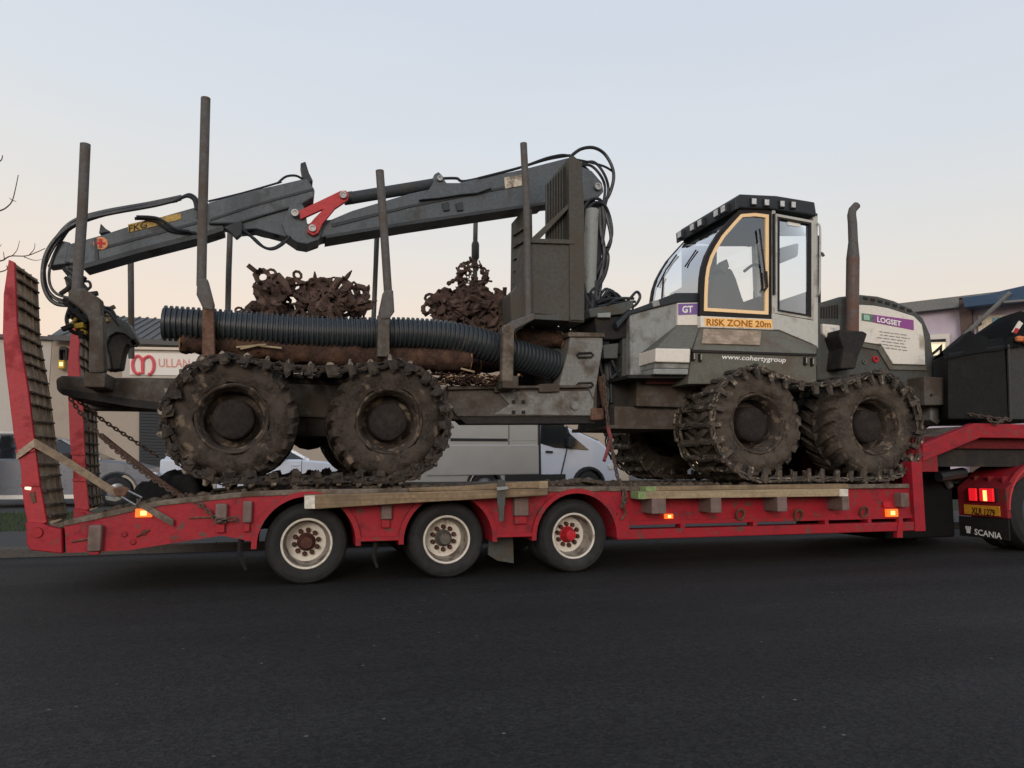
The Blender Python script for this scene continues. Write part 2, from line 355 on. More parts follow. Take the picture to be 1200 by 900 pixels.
MUD = (.062, .047, .036)
DRY = (.20, .155, .115)
M = dict(
    red=mat('trailer_red', (.31, .011, .022), .55, mud=.25, mudcol=(.16, .022, .028), scale=4, var=.10, bump=.32, streak=.4, spec=.3, mud2=((.095, .058, .047), .61, 2.6)),
    redramp=mat('ramp_red', (.35, .013, .024), .5, mud=.25, mudcol=(.18, .03, .03), scale=3, var=.12, bump=.3, streak=.2, spec=.35),
    redshade=mat('shaded_red', (.22, .018, .024), .6, mud=.25, scale=3, var=.2),  # trailer red darkened: shade painted into far, inner and rear faces
    neckshade=mat('shaded_neck_red', (.12, .010, .014), .6, mud=.25, mudcol=(.06, .02, .02), scale=3, var=.2),  # trailer red darkened further: shade below the gooseneck put into the colour
    under=mat('chassis_black', (.022, .021, .021), .7, mud=.3, mudcol=(.045, .037, .03), scale=4),
    rust=mat('rusty_steel', (.13, .075, .052), .8, mud=.45, mudcol=(.085, .045, .03), scale=6, var=.35, bump=.4),
    worn=mat('worn_steel', (.15, .125, .10), .65, mud=.45, mudcol=(.08, .06, .045), scale=5, var=.3, bump=.3),
    deck=mat('deck_board', (.115, .092, .07), .85, mud=.4, mudcol=MUD, scale=5, var=.35, bump=.5),
    timber=mat('sawn_timber', (.235, .17, .105), .85, grain=.8, mud=.3, mudcol=(.12, .09, .06), scale=3.5, var=.25, bump=.3),
    timberpale=mat('pale_timber', (.36, .285, .18), .85, grain=.7, mud=.25, mudcol=(.21, .16, .10), scale=3, var=.2, bump=.3),
    green=mat('green_end_paint', (.20, .27, .12), .7),
    whiteend=mat('white_end_paint', (.6, .57, .5), .7),
    slat=mat('muddy_ramp_steel', (.36, .285, .215), .75, mud=.5, mudcol=(.235, .185, .14), scale=6, var=.3, bump=.35),
    bracket=mat('outrigger_steel', (.17, .12, .11), .6, mud=.35, mudcol=(.12, .09, .075), scale=7, var=.2),
    tyre=mat('truck_rubber', (.022, .0225, .023), .75, var=.2, fine=12, scale=2, mud=.25, mudcol=(.045, .045, .044), bump=.15),
    rimw=mat('cream_wheel_paint', (.66, .62, .54), .5, mud=.22, mudcol=(.26, .19, .13), scale=7, var=.1, bump=.1),
    barrel=mat('rim_barrel', (.30, .27, .23), .55, mud=.4, mudcol=(.13, .10, .08), scale=8, var=.15, bump=.1),
    hubrust=mat('hub_rust', (.09, .035, .026), .7, var=.3, scale=9, mud=.3, mudcol=(.05, .03, .025)),
    hubred=mat('hub_red', (.45, .02, .03), .5),
    hubgrey=mat('hub_grey', (.11, .10, .09), .6),
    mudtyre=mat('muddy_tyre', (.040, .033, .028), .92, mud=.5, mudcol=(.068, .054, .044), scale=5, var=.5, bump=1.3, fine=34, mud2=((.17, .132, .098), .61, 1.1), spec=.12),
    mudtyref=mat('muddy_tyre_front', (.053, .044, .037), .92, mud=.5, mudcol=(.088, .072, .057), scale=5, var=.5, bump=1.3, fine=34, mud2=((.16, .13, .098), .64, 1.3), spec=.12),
    mudrim=mat('muddy_rim', (.042, .034, .029), .92, mud=.5, mudcol=(.07, .055, .044), scale=6, var=.4, bump=.9, mud2=((.18, .14, .105), .56, 1.6)),
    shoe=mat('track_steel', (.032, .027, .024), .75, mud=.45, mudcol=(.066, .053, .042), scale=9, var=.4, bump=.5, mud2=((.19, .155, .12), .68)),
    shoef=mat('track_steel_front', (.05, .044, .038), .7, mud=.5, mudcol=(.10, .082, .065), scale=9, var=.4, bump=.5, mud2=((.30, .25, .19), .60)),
    spike=mat('spike_steel', (.27, .235, .19), .6, mud=.5, mudcol=(.06, .05, .04), scale=14),
    dark=mat('dark_hub', (.024, .020, .018), .9, mud=.4, mudcol=(.036, .029, .025), scale=7, bump=.6, spec=.2),
    frame=mat('forwarder_frame', (.095, .086, .075), .75, mud=.5, mudcol=(.068, .053, .042), scale=4, var=.25, bump=.35),
    steel=mat('grey_plate', (.19, .19, .18), .6, mud=.35, mudcol=(.10, .085, .07), scale=3, var=.2, bump=.25, streak=.3),
    stake=mat('stake_steel', (.10, .096, .093), .6, mud=.35, mudcol=(.10, .08, .065), scale=4, var=.2, bump=.25),
    boom=mat('boom_grey', (.092, .108, .122), .45, mud=.22, mudcol=(.075, .075, .072), scale=3, var=.18, bump=.16, streak=.45, mud2=((.18, .175, .17), .70, 4.5)),
    boomd=mat('boom_dark', (.042, .048, .055), .5, mud=.2, mudcol=(.07, .065, .06), scale=4, var=.2),
    gate=mat('gate_grey', (.075, .071, .063), .65, mud=.35, mudcol=(.085, .072, .058), scale=2.5, var=.2, bump=.25, streak=.3),
    link=mat('link_red', (.46, .05, .055), .45, mud=.15, mudcol=(.2, .06, .05), scale=8, var=.15),
    chrome=mat('pin_steel', (.32, .32, .32), .35, metal=.7, bump=0),
    hose=mat('hose_rubber', (.020, .022, .025), .45, spec=.4, var=.2, bump=.1),
    pipe=mat('pipe_plastic', (.030, .036, .041), .4, spec=.45, mud=.15, mudcol=(.07, .065, .06), scale=4, var=.2, bump=.08),
    bark=mat('log_bark', (.048, .028, .021), .9, mud=.35, mudcol=(.10, .055, .035), scale=6, var=.4, bump=.9),
    wood=mat('log_wood', (.38, .24, .13), .85, mud=.4, mudcol=(.25, .12, .055), scale=8, var=.3, bump=.4),
    rustlink=mat('rust_track_link', (.115, .075, .06), .85, mud=.5, mudcol=(.055, .036, .029), scale=7, var=.4, bump=.5),
    cabgrey=mat('cab_light_grey', (.48, .485, .45), .45, mud=.22, mudcol=(.26, .23, .19), scale=2.5, var=.06, bump=.08, streak=.2),
    panelgrey=mat('panel_grey', (.265, .28, .272), .5, mud=.3, mudcol=(.155, .155, .14), scale=4, var=.1, bump=.1, streak=.3),
    olive=mat('dusty_olive', (.13, .131, .11), .75, mud=.35, mudcol=(.115, .094, .073), scale=2, var=.15, bump=.15, streak=.25),
    white=mat('decal_white', (.72, .69, .62), .5, mud=.2, mudcol=(.36, .32, .26), scale=3, var=.06, bump=.05),
    black=mat('roof_black', (.030, .036, .042), .5, var=.2, bump=.08),
    blackseal=mat('seal_black', (.022, .02, .02), .6),
    yellow=mat('cab_yellow_frame', (.95, .68, .38), .5, var=.05, bump=0),
    orange=mat('decal_orange', (.95, .58, .22), .5, var=.06, bump=0),
    orangetxt=mat('decal_brown', (.36, .13, .015), .5, bump=0),
    purple=mat('decal_purple', (.20, .12, .33), .5, var=.06, bump=0),
    magenta=mat('decal_magenta', (.27, .075, .27), .5, var=.06, bump=0),
    decalgreen=mat('decal_green', (.10, .19, .14), .5, bump=0),
    palegreen=mat('decal_pale_green', (.32, .5, .42), .5, bump=0),
    whitetxt=mat('print_white', (.8, .8, .78), .5, bump=0, var=.03),
    greytxt=mat('print_grey', (.27, .26, .24), .6, bump=0),
    engine=mat('engine_grey', (.075, .082, .078), .6, mud=.35, mudcol=(.08, .068, .055), scale=4, var=.2),
    seat=mat('seat_cloth', (.045, .046, .05), .9),
    exh=mat('exhaust_steel', (.115, .088, .08), .5, mud=.4, mudcol=(.14, .08, .06), scale=5, var=.2, bump=.15),
    lampglass=mat('lamp_lens', (.55, .56, .56), .15, spec=.5, bump=0),
    strap=mat('strap_web', (.22, .17, .12), .85, var=.3, mud=.3, mudcol=(.17, .125, .09), scale=8),
    chain=mat('chain_steel', (.085, .06, .048), .7, var=.4),
    tarp=mat('black_tarp', (.010, .0105, .0105), .95, var=.2, scale=2.5, bump=.6, spec=.08),
    bin=mat('black_bin', (.010, .0103, .0103), .85, var=.3, scale=2.5, mud=.3, mudcol=(.017, .017, .0165), bump=.35, spec=.25),
    bingrey=mat('grey_sheet', (.045, .047, .046), .6, var=.2, scale=3, bump=.3),
    plate=mat('plate_yellow', (.62, .30, .03), .5, bump=0),
    blacktxt=mat('print_black', (.02, .018, .012), .6, bump=0),
    flap=mat('mudflap_rubber', (.018, .018, .018), .7),
    silver=mat('silver_paint', (.15, .16, .18), .3, metal=.2, var=.02, bump=0, coat=.4, fine=4),
    vangrey=mat('van_silver', (.36, .355, .335), .4, metal=.15, var=.02, bump=0, coat=.3, fine=4),
    carwhite_litvan=mat('car_white_and_lit_van', (.52, .56, .64), .35, var=.02, bump=0, coat=.4, fine=4),  # white car paint; on the silver van's cab it paints in light
    carglass=mat('car_glass', (.012, .015, .018), .06, bump=0, var=.05, spec=.8),
    plastic=mat('car_plastic', (.025, .025, .027), .6),
    wall=mat('beige_render', (.36, .31, .255), .85, mud=.3, mudcol=(.31, .265, .215), scale=.8, var=.08, bump=.15, streak=.15),
    wallpale=mat('pale_render', (.47, .44, .40), .85, scale=.8, var=.08, bump=.15, streak=.15),
    roofc=mat('grey_roof_sheet', (.10, .10, .10), .7, mud=.3, mudcol=(.13, .125, .115), scale=1.5, var=.15),
    shutter=mat('shutter_dark', (.035, .04, .046), .6),
    signw=mat('sign_white', (.72, .68, .62), .5, bump=0, var=.03),
    signred=mat('sign_red', (.62, .10, .12), .5, bump=0),
    signpale=mat('sign_salmon', (.66, .26, .22), .5, bump=0),
    lilac=mat('lilac_render', (.53, .47, .55), .85, scale=.9, var=.08, mud=.3, mudcol=(.47, .41, .48), bump=.15),
    brown=mat('brown_post', (.12, .085, .075), .8),
    blue=mat('blue_sheet', (.045, .085, .15), .5, mud=.35, mudcol=(.10, .13, .17), scale=1.2, var=.15),
    signblue=mat('sign_blue', (.20, .45, .62), .5, bump=0),
    grey=mat('grey_fascia', (.20, .205, .20), .7, scale=1.5, mud=.3, mudcol=(.16, .165, .16)),
    kerb=mat('kerb_stone', (.085, .08, .075), .85, mud=.35, mudcol=(.09, .085, .08), scale=3, var=.2, bump=.3),
    pave=mat('pavement_asphalt', (.055, .053, .051), .9, mud=.4, mudcol=(.058, .056, .054), scale=1.2, var=.25, bump=.3),
    yard=mat('yard_asphalt', (.06, .06, .06), .9, mud=.4, mudcol=(.05, .05, .05), scale=.6, var=.2),
    grass=mat('grass_blade', (.05, .085, .025), .8, var=.4, bump=0),
    twig=mat('bare_twig', (.11, .085, .065), .85, var=.2),
    yellowhose=mat('yellow_fitting', (.50, .34, .05), .5, var=.2),
    skin=mat('orange_cloth', (.6, .2, .08), .8),
)
M['glass'] = glass('cab_glass', (.93, .95, .95), .13)
M['wind'] = glass('windscreen_glass', (.88, .90, .93), .45, rc=(.93, .95, .97))
M['marker'] = glow('marker_lamp', (1.0, .16, .02), .9)
M['markerhot'] = glow('marker_bulb', (1.0, .55, .16), 2.0)
M['tailred'] = glow('tail_lamp_red', (.9, .015, .025), .55)
M['tailhot'] = glow('tail_lamp_bulb', (1.0, .5, .15), 2.0)
M['litroom'] = glow('lit_doorway', (1.0, .88, .62), .62)

def road_mat():
    m = bpy.data.materials.new('road_asphalt'); m.use_nodes = True
    nt = m.node_tree; N, L = nt.nodes, nt.links; b = N['Principled BSDF']
    tc = N.new('ShaderNodeTexCoord')
    def noi(s, d, r=.6, st=(1, 1, 1)):
        q = N.new('ShaderNodeMapping'); q.inputs['Scale'].default_value = st; L.new(tc.outputs['Object'], q.inputs[0])
        n = N.new('ShaderNodeTexNoise'); n.inputs['Scale'].default_value = s; n.inputs['Detail'].default_value = d; n.inputs['Roughness'].default_value = r; L.new(q.outputs[0], n.inputs['Vector']); return n.outputs[0]
    def rng(src, a, c, d, e):
        q = N.new('ShaderNodeMapRange'); q.inputs[1].default_value = a; q.inputs[2].default_value = c; q.inputs[3].default_value = d; q.inputs[4].default_value = e; L.new(src, q.inputs[0]); return q.outputs[0]
    def mth(op, a, c):
        q = N.new('ShaderNodeMath'); q.operation = op; L.new(a, q.inputs[0]); L.new(c, q.inputs[1]); return q.outputs[0]
    big = noi(.35, 4, .55, (.5, 1.6, 1)); fine = noi(95, 3, .7)
    vo = N.new('ShaderNodeTexVoronoi'); vo.inputs['Scale'].default_value = 55; L.new(tc.outputs['Object'], vo.inputs['Vector'])
    vo2 = N.new('ShaderNodeTexVoronoi'); vo2.inputs['Scale'].default_value = 9; vo2.inputs['Randomness'].default_value = 1; L.new(tc.outputs['Object'], vo2.inputs['Vector'])
    wear = noi(1.1, 5, .6, (.08, 1.0, 1)); patch = noi(.22, 2, .4, (.6, 1, 1))
    v = mth('MULTIPLY', rng(big, .3, .7, .0235, .035), rng(fine, .3, .7, .55, 1.45))
    v = mth('MULTIPLY', v, rng(wear, .35, .65, .84, 1.16)); v = mth('MULTIPLY', v, rng(patch, .49, .51, .93, 1.04))
    sepc = N.new('ShaderNodeSeparateColor'); L.new(vo.outputs['Color'], sepc.inputs[0])
    v = mth('MULTIPLY', v, rng(sepc.outputs[0], 0, 1, .7, 1.35))
    sepd = N.new('ShaderNodeSeparateColor'); L.new(vo2.outputs['Color'], sepd.inputs[0])
    spk = mth('MULTIPLY', rng(vo2.outputs['Distance'], .05, .09, 1, 0), rng(sepd.outputs[0], .78, .82, 0, 1))   # scattered pale chips
    sm = N.new('ShaderNodeMath'); sm.operation = 'MULTIPLY'; sm.inputs[1].default_value = .14; L.new(spk, sm.inputs[0])
    v = mth('ADD', v, sm.outputs[0])
    cc = N.new('ShaderNodeCombineColor'); 
    for i, k in enumerate((.90, .86, .825)):
        q = N.new('ShaderNodeMath'); q.operation = 'MULTIPLY'; q.inputs[1].default_value = k; L.new(v, q.inputs[0]); L.new(q.outputs[0], cc.inputs[i])
    L.new(cc.outputs[0], b.inputs['Base Color']); L.new(rng(big, .3, .7, .66, .88), b.inputs['Roughness']); b.inputs['Specular IOR Level'].default_value = .12
    bp = N.new('ShaderNodeBump'); bp.inputs['Strength'].default_value = .6; bp.inputs['Distance'].default_value = .008
    L.new(mth('ADD', fine, vo.outputs['Distance']), bp.inputs['Height']); L.new(bp.outputs[0], b.inputs['Normal'])
    return m
M['road'] = road_mat()
# ================================================================== SETTING
def struct(o): o['kind'] = 'structure'; return o
struct(MB().face([(-900, -300, 0), (900, -300, 0), (900, 1500, 0), (-900, 1500, 0)]).build('road', M['road']))
struct(MB().box((-40, 10.47, -.2), (60, 13.0, .105)).build('pavement', M['pave'], bevel=.004))
kerb = struct(MB().box((-40, 10.34, -.2), (60, 10.36, .08)).build('kerb', M['kerb']))
ks = MB().box((-.455, 0, 0), (.455, .125, .118)).mesh('kerb_stone', M['kerb'])
for i in range(26):
    o = inst(ks, 'kerb_stone', kerb, (-11.5 + i * .925, 10.345 + random.uniform(-.004, .004), random.uniform(-.004, .003)), (0, 0, random.uniform(-.004, .004)))
    b = o.modifiers.new('bevel', 'BEVEL'); b.width = .02; b.segments = 2
vb = MB()
for i in range(40):
    x0, x1 = -40 + i * 2.5, -37.5 + i * 2.5
    vb.face([(x0, 13.0, .09), (x1, 13.0, .09), (x1, 15.4, .25), (x0, 15.4, .25)])
struct(vb.build('verge_soil', mat('verge_soil', (.03, .035, .016), .9)))
struct(MB().box((-120, 15.4, -.2), (120, 140, .246)).build('yard', M['yard']))
g = MB()
rg = random.Random(3)
for i in range(9000):
    x = rg.uniform(-11, 3) if i % 5 else rg.uniform(3, 14)
    y = rg.uniform(13.02, 15.38); z = .09 + (y - 13) / 2.4 * .16
    h, a, l = rg.uniform(.04, .11), rg.uniform(0, 6.28), rg.uniform(.0, .06)
    dx, dy = math.cos(a) * .006, math.sin(a) * .006
    g.face([(x - dx, y - dy, z - .01), (x + dx, y + dy, z - .01), (x + dy * 10 * l / .06, y - dx * 10 * l / .06, z + h)])
go = g.build('grass', M['grass']); go['kind'] = 'stuff'

# ------------------------------------------------------------------ left building
BY = 28.0
eave = P(150, 398, BY).z; ridge = P(150, 371.5, BY + 6).z
xl, xr = P(58, 450, BY).x, P(735, 450, BY).x
lb = thing('industrial_unit', ((xl + xr) / 2, BY + 4, .25), 'long beige industrial unit with grey ribbed roof behind the trailer ramps', 'building')
MB().box((xl, BY, .2), (xr, BY + 10, eave)).build('wall', M['wall'], lb)
xa = P(75, 396, BY).x; xb = P(95, 372, BY + 6).x
rf = MB()
rf.face([(xa - .3, BY - .35, eave - .02), (xr + .3, BY - .35, eave - .02), (xr + .3, BY + 6, ridge), (xb, BY + 6, ridge)])
rf.face([(xa - .3, BY - .35, eave - .02), (xb, BY + 6, ridge), (xa - .3, BY + 12, eave - .02)])
rf.face([(xb, BY + 6, ridge), (xr + .3, BY + 6, ridge), (xr + .3, BY + 12, eave - .02), (xa - .3, BY + 12, eave - .02)])
rf.face([(xa - .3, BY - .35, eave - .02), (xa - .3, BY + 12, eave - .02), (xr + .3, BY + 12, eave - .02), (xr + .3, BY - .35, eave - .02)])
roof = rf.build('roof', M['roofc'], lb)
rb = MB()
k = 0
while xa + k * .3 < xr:
    x = xa + k * .3; t = 1.0
    x0 = x; y1 = BY + 6
    if x < xb: t = max(.05, (x - xa + .3) / (xb - xa + .3))
    rb.bar((x, BY - .36, eave + .0), (x, BY - .35 + 6.35 * t, eave + (ridge - eave) * t + .03), .06, .05)
    k += 1
rbo = rb.build('roof_rib', M['roofc'], roof); rbo['kind'] = 'stuff'
MB().box((xa - .35, BY - .5, eave - .2), (xr + .3, BY - .36, eave - .03)).build('gutter', mat('gutter_grey', (.09, .09, .09), .6), lb)
an = thing('annex', (xl - 6, BY + 3, .25), 'pale low annex at the left end of the beige industrial unit', 'building')
x00 = P(-160, 450, BY).x
MB().box((x00, BY + .02, .2), (xl - .02, BY + 8, P(40, 398, BY).z)).build('wall', M['wallpale'], an)
MB().box((x00 - .1, BY - .15, P(40, 398, BY).z), (xl - .02, BY + 8.1, P(40, 394, BY).z)).build('roof', M['roofc'], an)
def pxr(a, b, Y): return [(a[0], a[1]), (b[0], a[1]), (b[0], b[1]), (a[0], b[1])]
# sign box
sg = thing('shop_sign', P(190, 442, BY), 'white sign box with red lettering on the beige unit', 'sign')
MB().px([(143, 408.5), (250, 410.5), (250, 444), (143, 443)], BY - .5, BY - .02).build('sign_box', M['wallpale'], sg, bevel=.03)
MB().px([(141, 406), (252, 408), (252, 411), (141, 409)], BY - .62, BY - .02).build('top_ledge', mat('ledge_cream', (.62, .54, .45), .7), sg)
MB().px([(152, 413), (246, 415), (246, 440.5), (152, 439)], BY - .54, BY - .5).build('sign_face', M['signw'], sg)
YS = BY - .56
mm = MB()
def circ(cx, cy, rx, ry, a0, a1, n=14): return [(cx + rx * math.cos(R(a0 + (a1 - a0) * i / n)), cy + ry * math.sin(R(a0 + (a1 - a0) * i / n))) for i in range(n + 1)]
for pp in (circ(161.5, 427.5, 6, 10.5, 60, 280) + [(165.6, 420), (167, 424), (167.2, 438)], circ(174.5, 428, 6, 10.5, 130, -100)[::-1] and ([(167.2, 438), (167.4, 424), (169, 420)] + circ(174.5, 428, 6, 10.5, -110, 100)),):
    mm.tube([P(x, y, YS) for x, y in pp], .055, 6)
mm.build('emblem', M['signred'], sg)
letters('ULLAN', P(186, 430, YS), P(222, 430.6, YS), P(186, 420, YS), M['signpale'], 'lettering', sg)
# lantern, shutter
ln = thing('wall_lantern', P(72, 432, BY), 'small yellow lit lantern on the wall beyond the ramps', 'lamp')
MB().px([(68, 422), (75.5, 422), (75, 432), (67.5, 432)], BY - .35, BY - .1).build('lamp_body', M['yellowhose'], ln, bevel=.02)
MB().px([(69.5, 424.5), (73.5, 424.5), (73.5, 429), (69.5, 429)], BY - .37, BY - .35).build('lens', glow('lantern_light', (1, .62, .25), 1.2), ln)
MB().px([(69, 409), (71, 406), (76, 406), (78, 409), (78, 421), (76.5, 421), (76.5, 410), (70, 410), (70, 421), (69, 421)], BY - .4, BY - .02).build('hood', M['plastic'], ln)
sh = MB().px([(163, 476), (206, 478), (206, 575), (163, 573)], BY - .04, BY - .01).build('roller_shutter', M['shutter'], lb)
sm_ = MB()
for i in range(26):
    y = 479 + i * 3.6
    sm_.px([(164.5, y), (204.5, y + 1.2), (204.5, y + 3.6), (164.5, y + 2.4)], BY - .075, BY - .035)
so = sm_.build('shutter_slat', M['shutter'], sh, bevel=0); so['kind'] = 'stuff'

# ------------------------------------------------------------------ right building, standing askew to the road
RA = P(1123, 348, 20.0); RD = Vector((-.495, .869, 0)).normalized(); RN = Vector((-.869, -.495, 0)).normalized()
if (EYEV - RA).dot(RN) < 0: RN = -RN
def W(px, py, off=0.0): return PP(px, py, RA + RN * off, RN)
def wslab(mb, pp, off0, off1):
    a = [W(x, y, off1) for x, y in pp]
    return mb.loft(a, [p - RN * (off1 - off0) for p in a])
def wvert(pp, off, zb=.2):                # corners whose foot stands on the yard
    return [W(x, y, off) for x, y in pp]
bd = thing('lilac_unit', W(1150, 545) + RN * -3, 'lilac rendered unit with blue canopy at the right edge', 'building')
top = [W(1035, 361), W(1330, 326)]
q = [top[0], top[1], Vector((top[1].x, top[1].y, .2)), Vector((top[0].x, top[0].y, .2))]
MB().ext(q, -RN * 7).build('wall', M['lilac'], bd)
wslab(MB(), [(1030, 360.2), (1123.5, 347.5), (1123.5, 359.8), (1030, 370)], .02, .35).build('fascia', M['grey'], bd)
a = [W(1030, 360.0, .35), W(1330, 325, .35)]
MB().loft([a[0], a[1], a[1] - RN * 7.6, a[0] - RN * 7.6], [p + Vector((0, 0, .06)) for p in [a[0], a[1], a[1] - RN * 7.6, a[0] - RN * 7.6]]).build('roof', M['grey'], bd)
pt = [W(1123, 348.5, .25), W(1137.5, 349, .25)]
MB().ext([pt[0], pt[1], Vector((pt[1].x, pt[1].y, .2)), Vector((pt[0].x, pt[0].y, .2))], -RN * .2).build('corner_post', M['brown'], bd)
wslab(MB(), [(1127, 348.5), (1158, 344.5), (1180, 339), (1200, 334.5), (1290, 310), (1290, 345), (1200, 351), (1160, 357), (1130, 360.5)], .3, .9).build('canopy', M['blue'], bd, bevel=.03)
wslab(MB(), [(1176, 352.6), (1200, 350.5), (1200, 353), (1176, 355)], .92, .98).build('canopy_trim', M['grey'], bd)
MB().tube([W(1184, 343, .95), W(1092, 428, .3)], .075, 8).build('canopy_brace', M['grey'], bd, smooth=40)
sb = thing('business_sign', W(1165, 392, .1), 'cream sign board with pale blue lettering under the blue canopy', 'sign')
wslab(MB(), [(1146.5, 370), (1186, 368.5), (1186, 396), (1146.5, 396.5)], .03, .10).build('sign_face', mat('sign_cream', (.70, .62, .48), .5, bump=0), sb)
letters('BODY', W(1163, 381, .12), W(1183, 380, .12), W(1163, 372, .12), M['signblue'], 'lettering', sb, bold=.03)
MB().ball(W(1147.5, 379, .2), .09).build('spotlight', M['plastic'], sb)
dr = MB()
wslab(dr, [(1086, 392.5), (1113, 391), (1113, 416), (1108, 416), (1108, 397), (1086, 398)], .03, .14)
door = dr.build('door', M['signw'], bd)
wslab(MB(), [(1084, 397), (1108, 396), (1104, 480), (1082, 480)], .01, .05).build('lit_opening', M['litroom'], door)
wslab(MB(), [(1086, 398), (1108, 397), (1108, 400.5), (1086, 401)], .15, .2).build('door_bar', M['blackseal'], door)
wslab(MB(), [(1101.5, 405), (1104, 403), (1100.5, 480), (1098, 480)], .15, .2).build('door_bar', M['blackseal'], door)
wslab(MB(), [(1084, 420.5), (1103, 404), (1104, 407), (1084, 424)], .2, .25).build('door_bar', M['blackseal'], door)
wslab(MB(), [(1084, 425), (1103, 426), (1103, 428.5), (1084, 428)], .2, .25).build('door_bar', M['blackseal'], door)
wslab(MB(), [(1090, 450), (1100, 440), (1101, 443), (1090, 454)], .2, .25).build('door_bar', M['blackseal'], door)

# ------------------------------------------------------------------ bare tree at the left edge
tr = thing('bare_tree', P(-95, 560, 15.5) * 1.0, 'bare leafless tree reaching in at the left edge', 'tree')
tr.location.z = .25; WP[tr.name] = Vector((tr.location.x, 15.5, .25))
tb = Vector(wpos(tr)); tops = P(-70, 215, 15.5)
trunk_pts = smoothpath([tb - Vector((0, 0, .2)), tb + Vector((.1, .1, 2)), P(-85, 330, 15.6), P(-78, 270, 15.5), tops, P(-66, 120, 15.5)], 5)
n_ = len(trunk_pts)
MB().tube(trunk_pts, [.17 * (1 - i / n_) + .02 for i in range(n_)], 8).build('trunk', M['twig'], tr, smooth=60)
cw = MB()
def branch(p, d, ln_, r, depth, rg):
    pts = [p]; q = Vector(p); dd = Vector(d)
    for i in range(5):
        dd = (dd + Vector((rg.uniform(-.22, .22), rg.uniform(-.22, .22), rg.uniform(-.1, .25)))).normalized()
        q = q + dd * (ln_ / 5); pts.append(q)
        if depth > 0 and i >= 1 and rg.random() < .8:
            side = Vector((rg.uniform(-1, 1), rg.uniform(-1, 1), rg.uniform(-.2, 1))).normalized()
            branch(q, (dd + side * .9).normalized(), ln_ * rg.uniform(.4, .62), r * .5, depth - 1, rg)
    cw.tube(pts, [r * (1 - .75 * i / 5) for i in range(6)], 5)
rg = random.Random(11)
for i in range(16):
    k = rg.randrange(n_ // 3, n_ - 1)
    a = rg.uniform(1.7, 5.2)
    branch(trunk_pts[k], Vector((math.cos(a), math.sin(a), rg.uniform(.2, .9))).normalized(), rg.uniform(1.0, 2.0), .03, 2, rg)
for pp in ([(-78, 275), (-30, 256), (0, 247), (9, 242), (14.5, 235), (18, 222), (21.5, 205)], [(14.5, 235), (19, 236)], [(14.5, 235), (11, 232)], [(-70, 215), (-20, 196), (0, 189), (3, 182)],
           [(-82, 320), (-30, 309), (0, 306), (8, 302), (14, 300), (30, 300), (42, 296), (53, 291)], [(14, 300), (20, 293), (23, 282)], [(34, 299), (40, 292), (41, 285)], [(5, 303), (4, 295)], [(28, 301), (40, 305), (50, 304)], [(-80, 300), (-10, 292), (2, 286)], [(-82, 330), (-20, 322), (6, 317), (8, 311)]):
    pts = pxpath([(x, y, 15.5 + .01 * i) for i, (x, y) in enumerate(pp)], 4); m_ = len(pts)
    cw.tube(pts, [(.018 if len(pp) > 3 else .009) * (1 - .6 * i / m_) for i in range(m_)], 5)
cw.build('crown', M['twig'], tr, smooth=60)

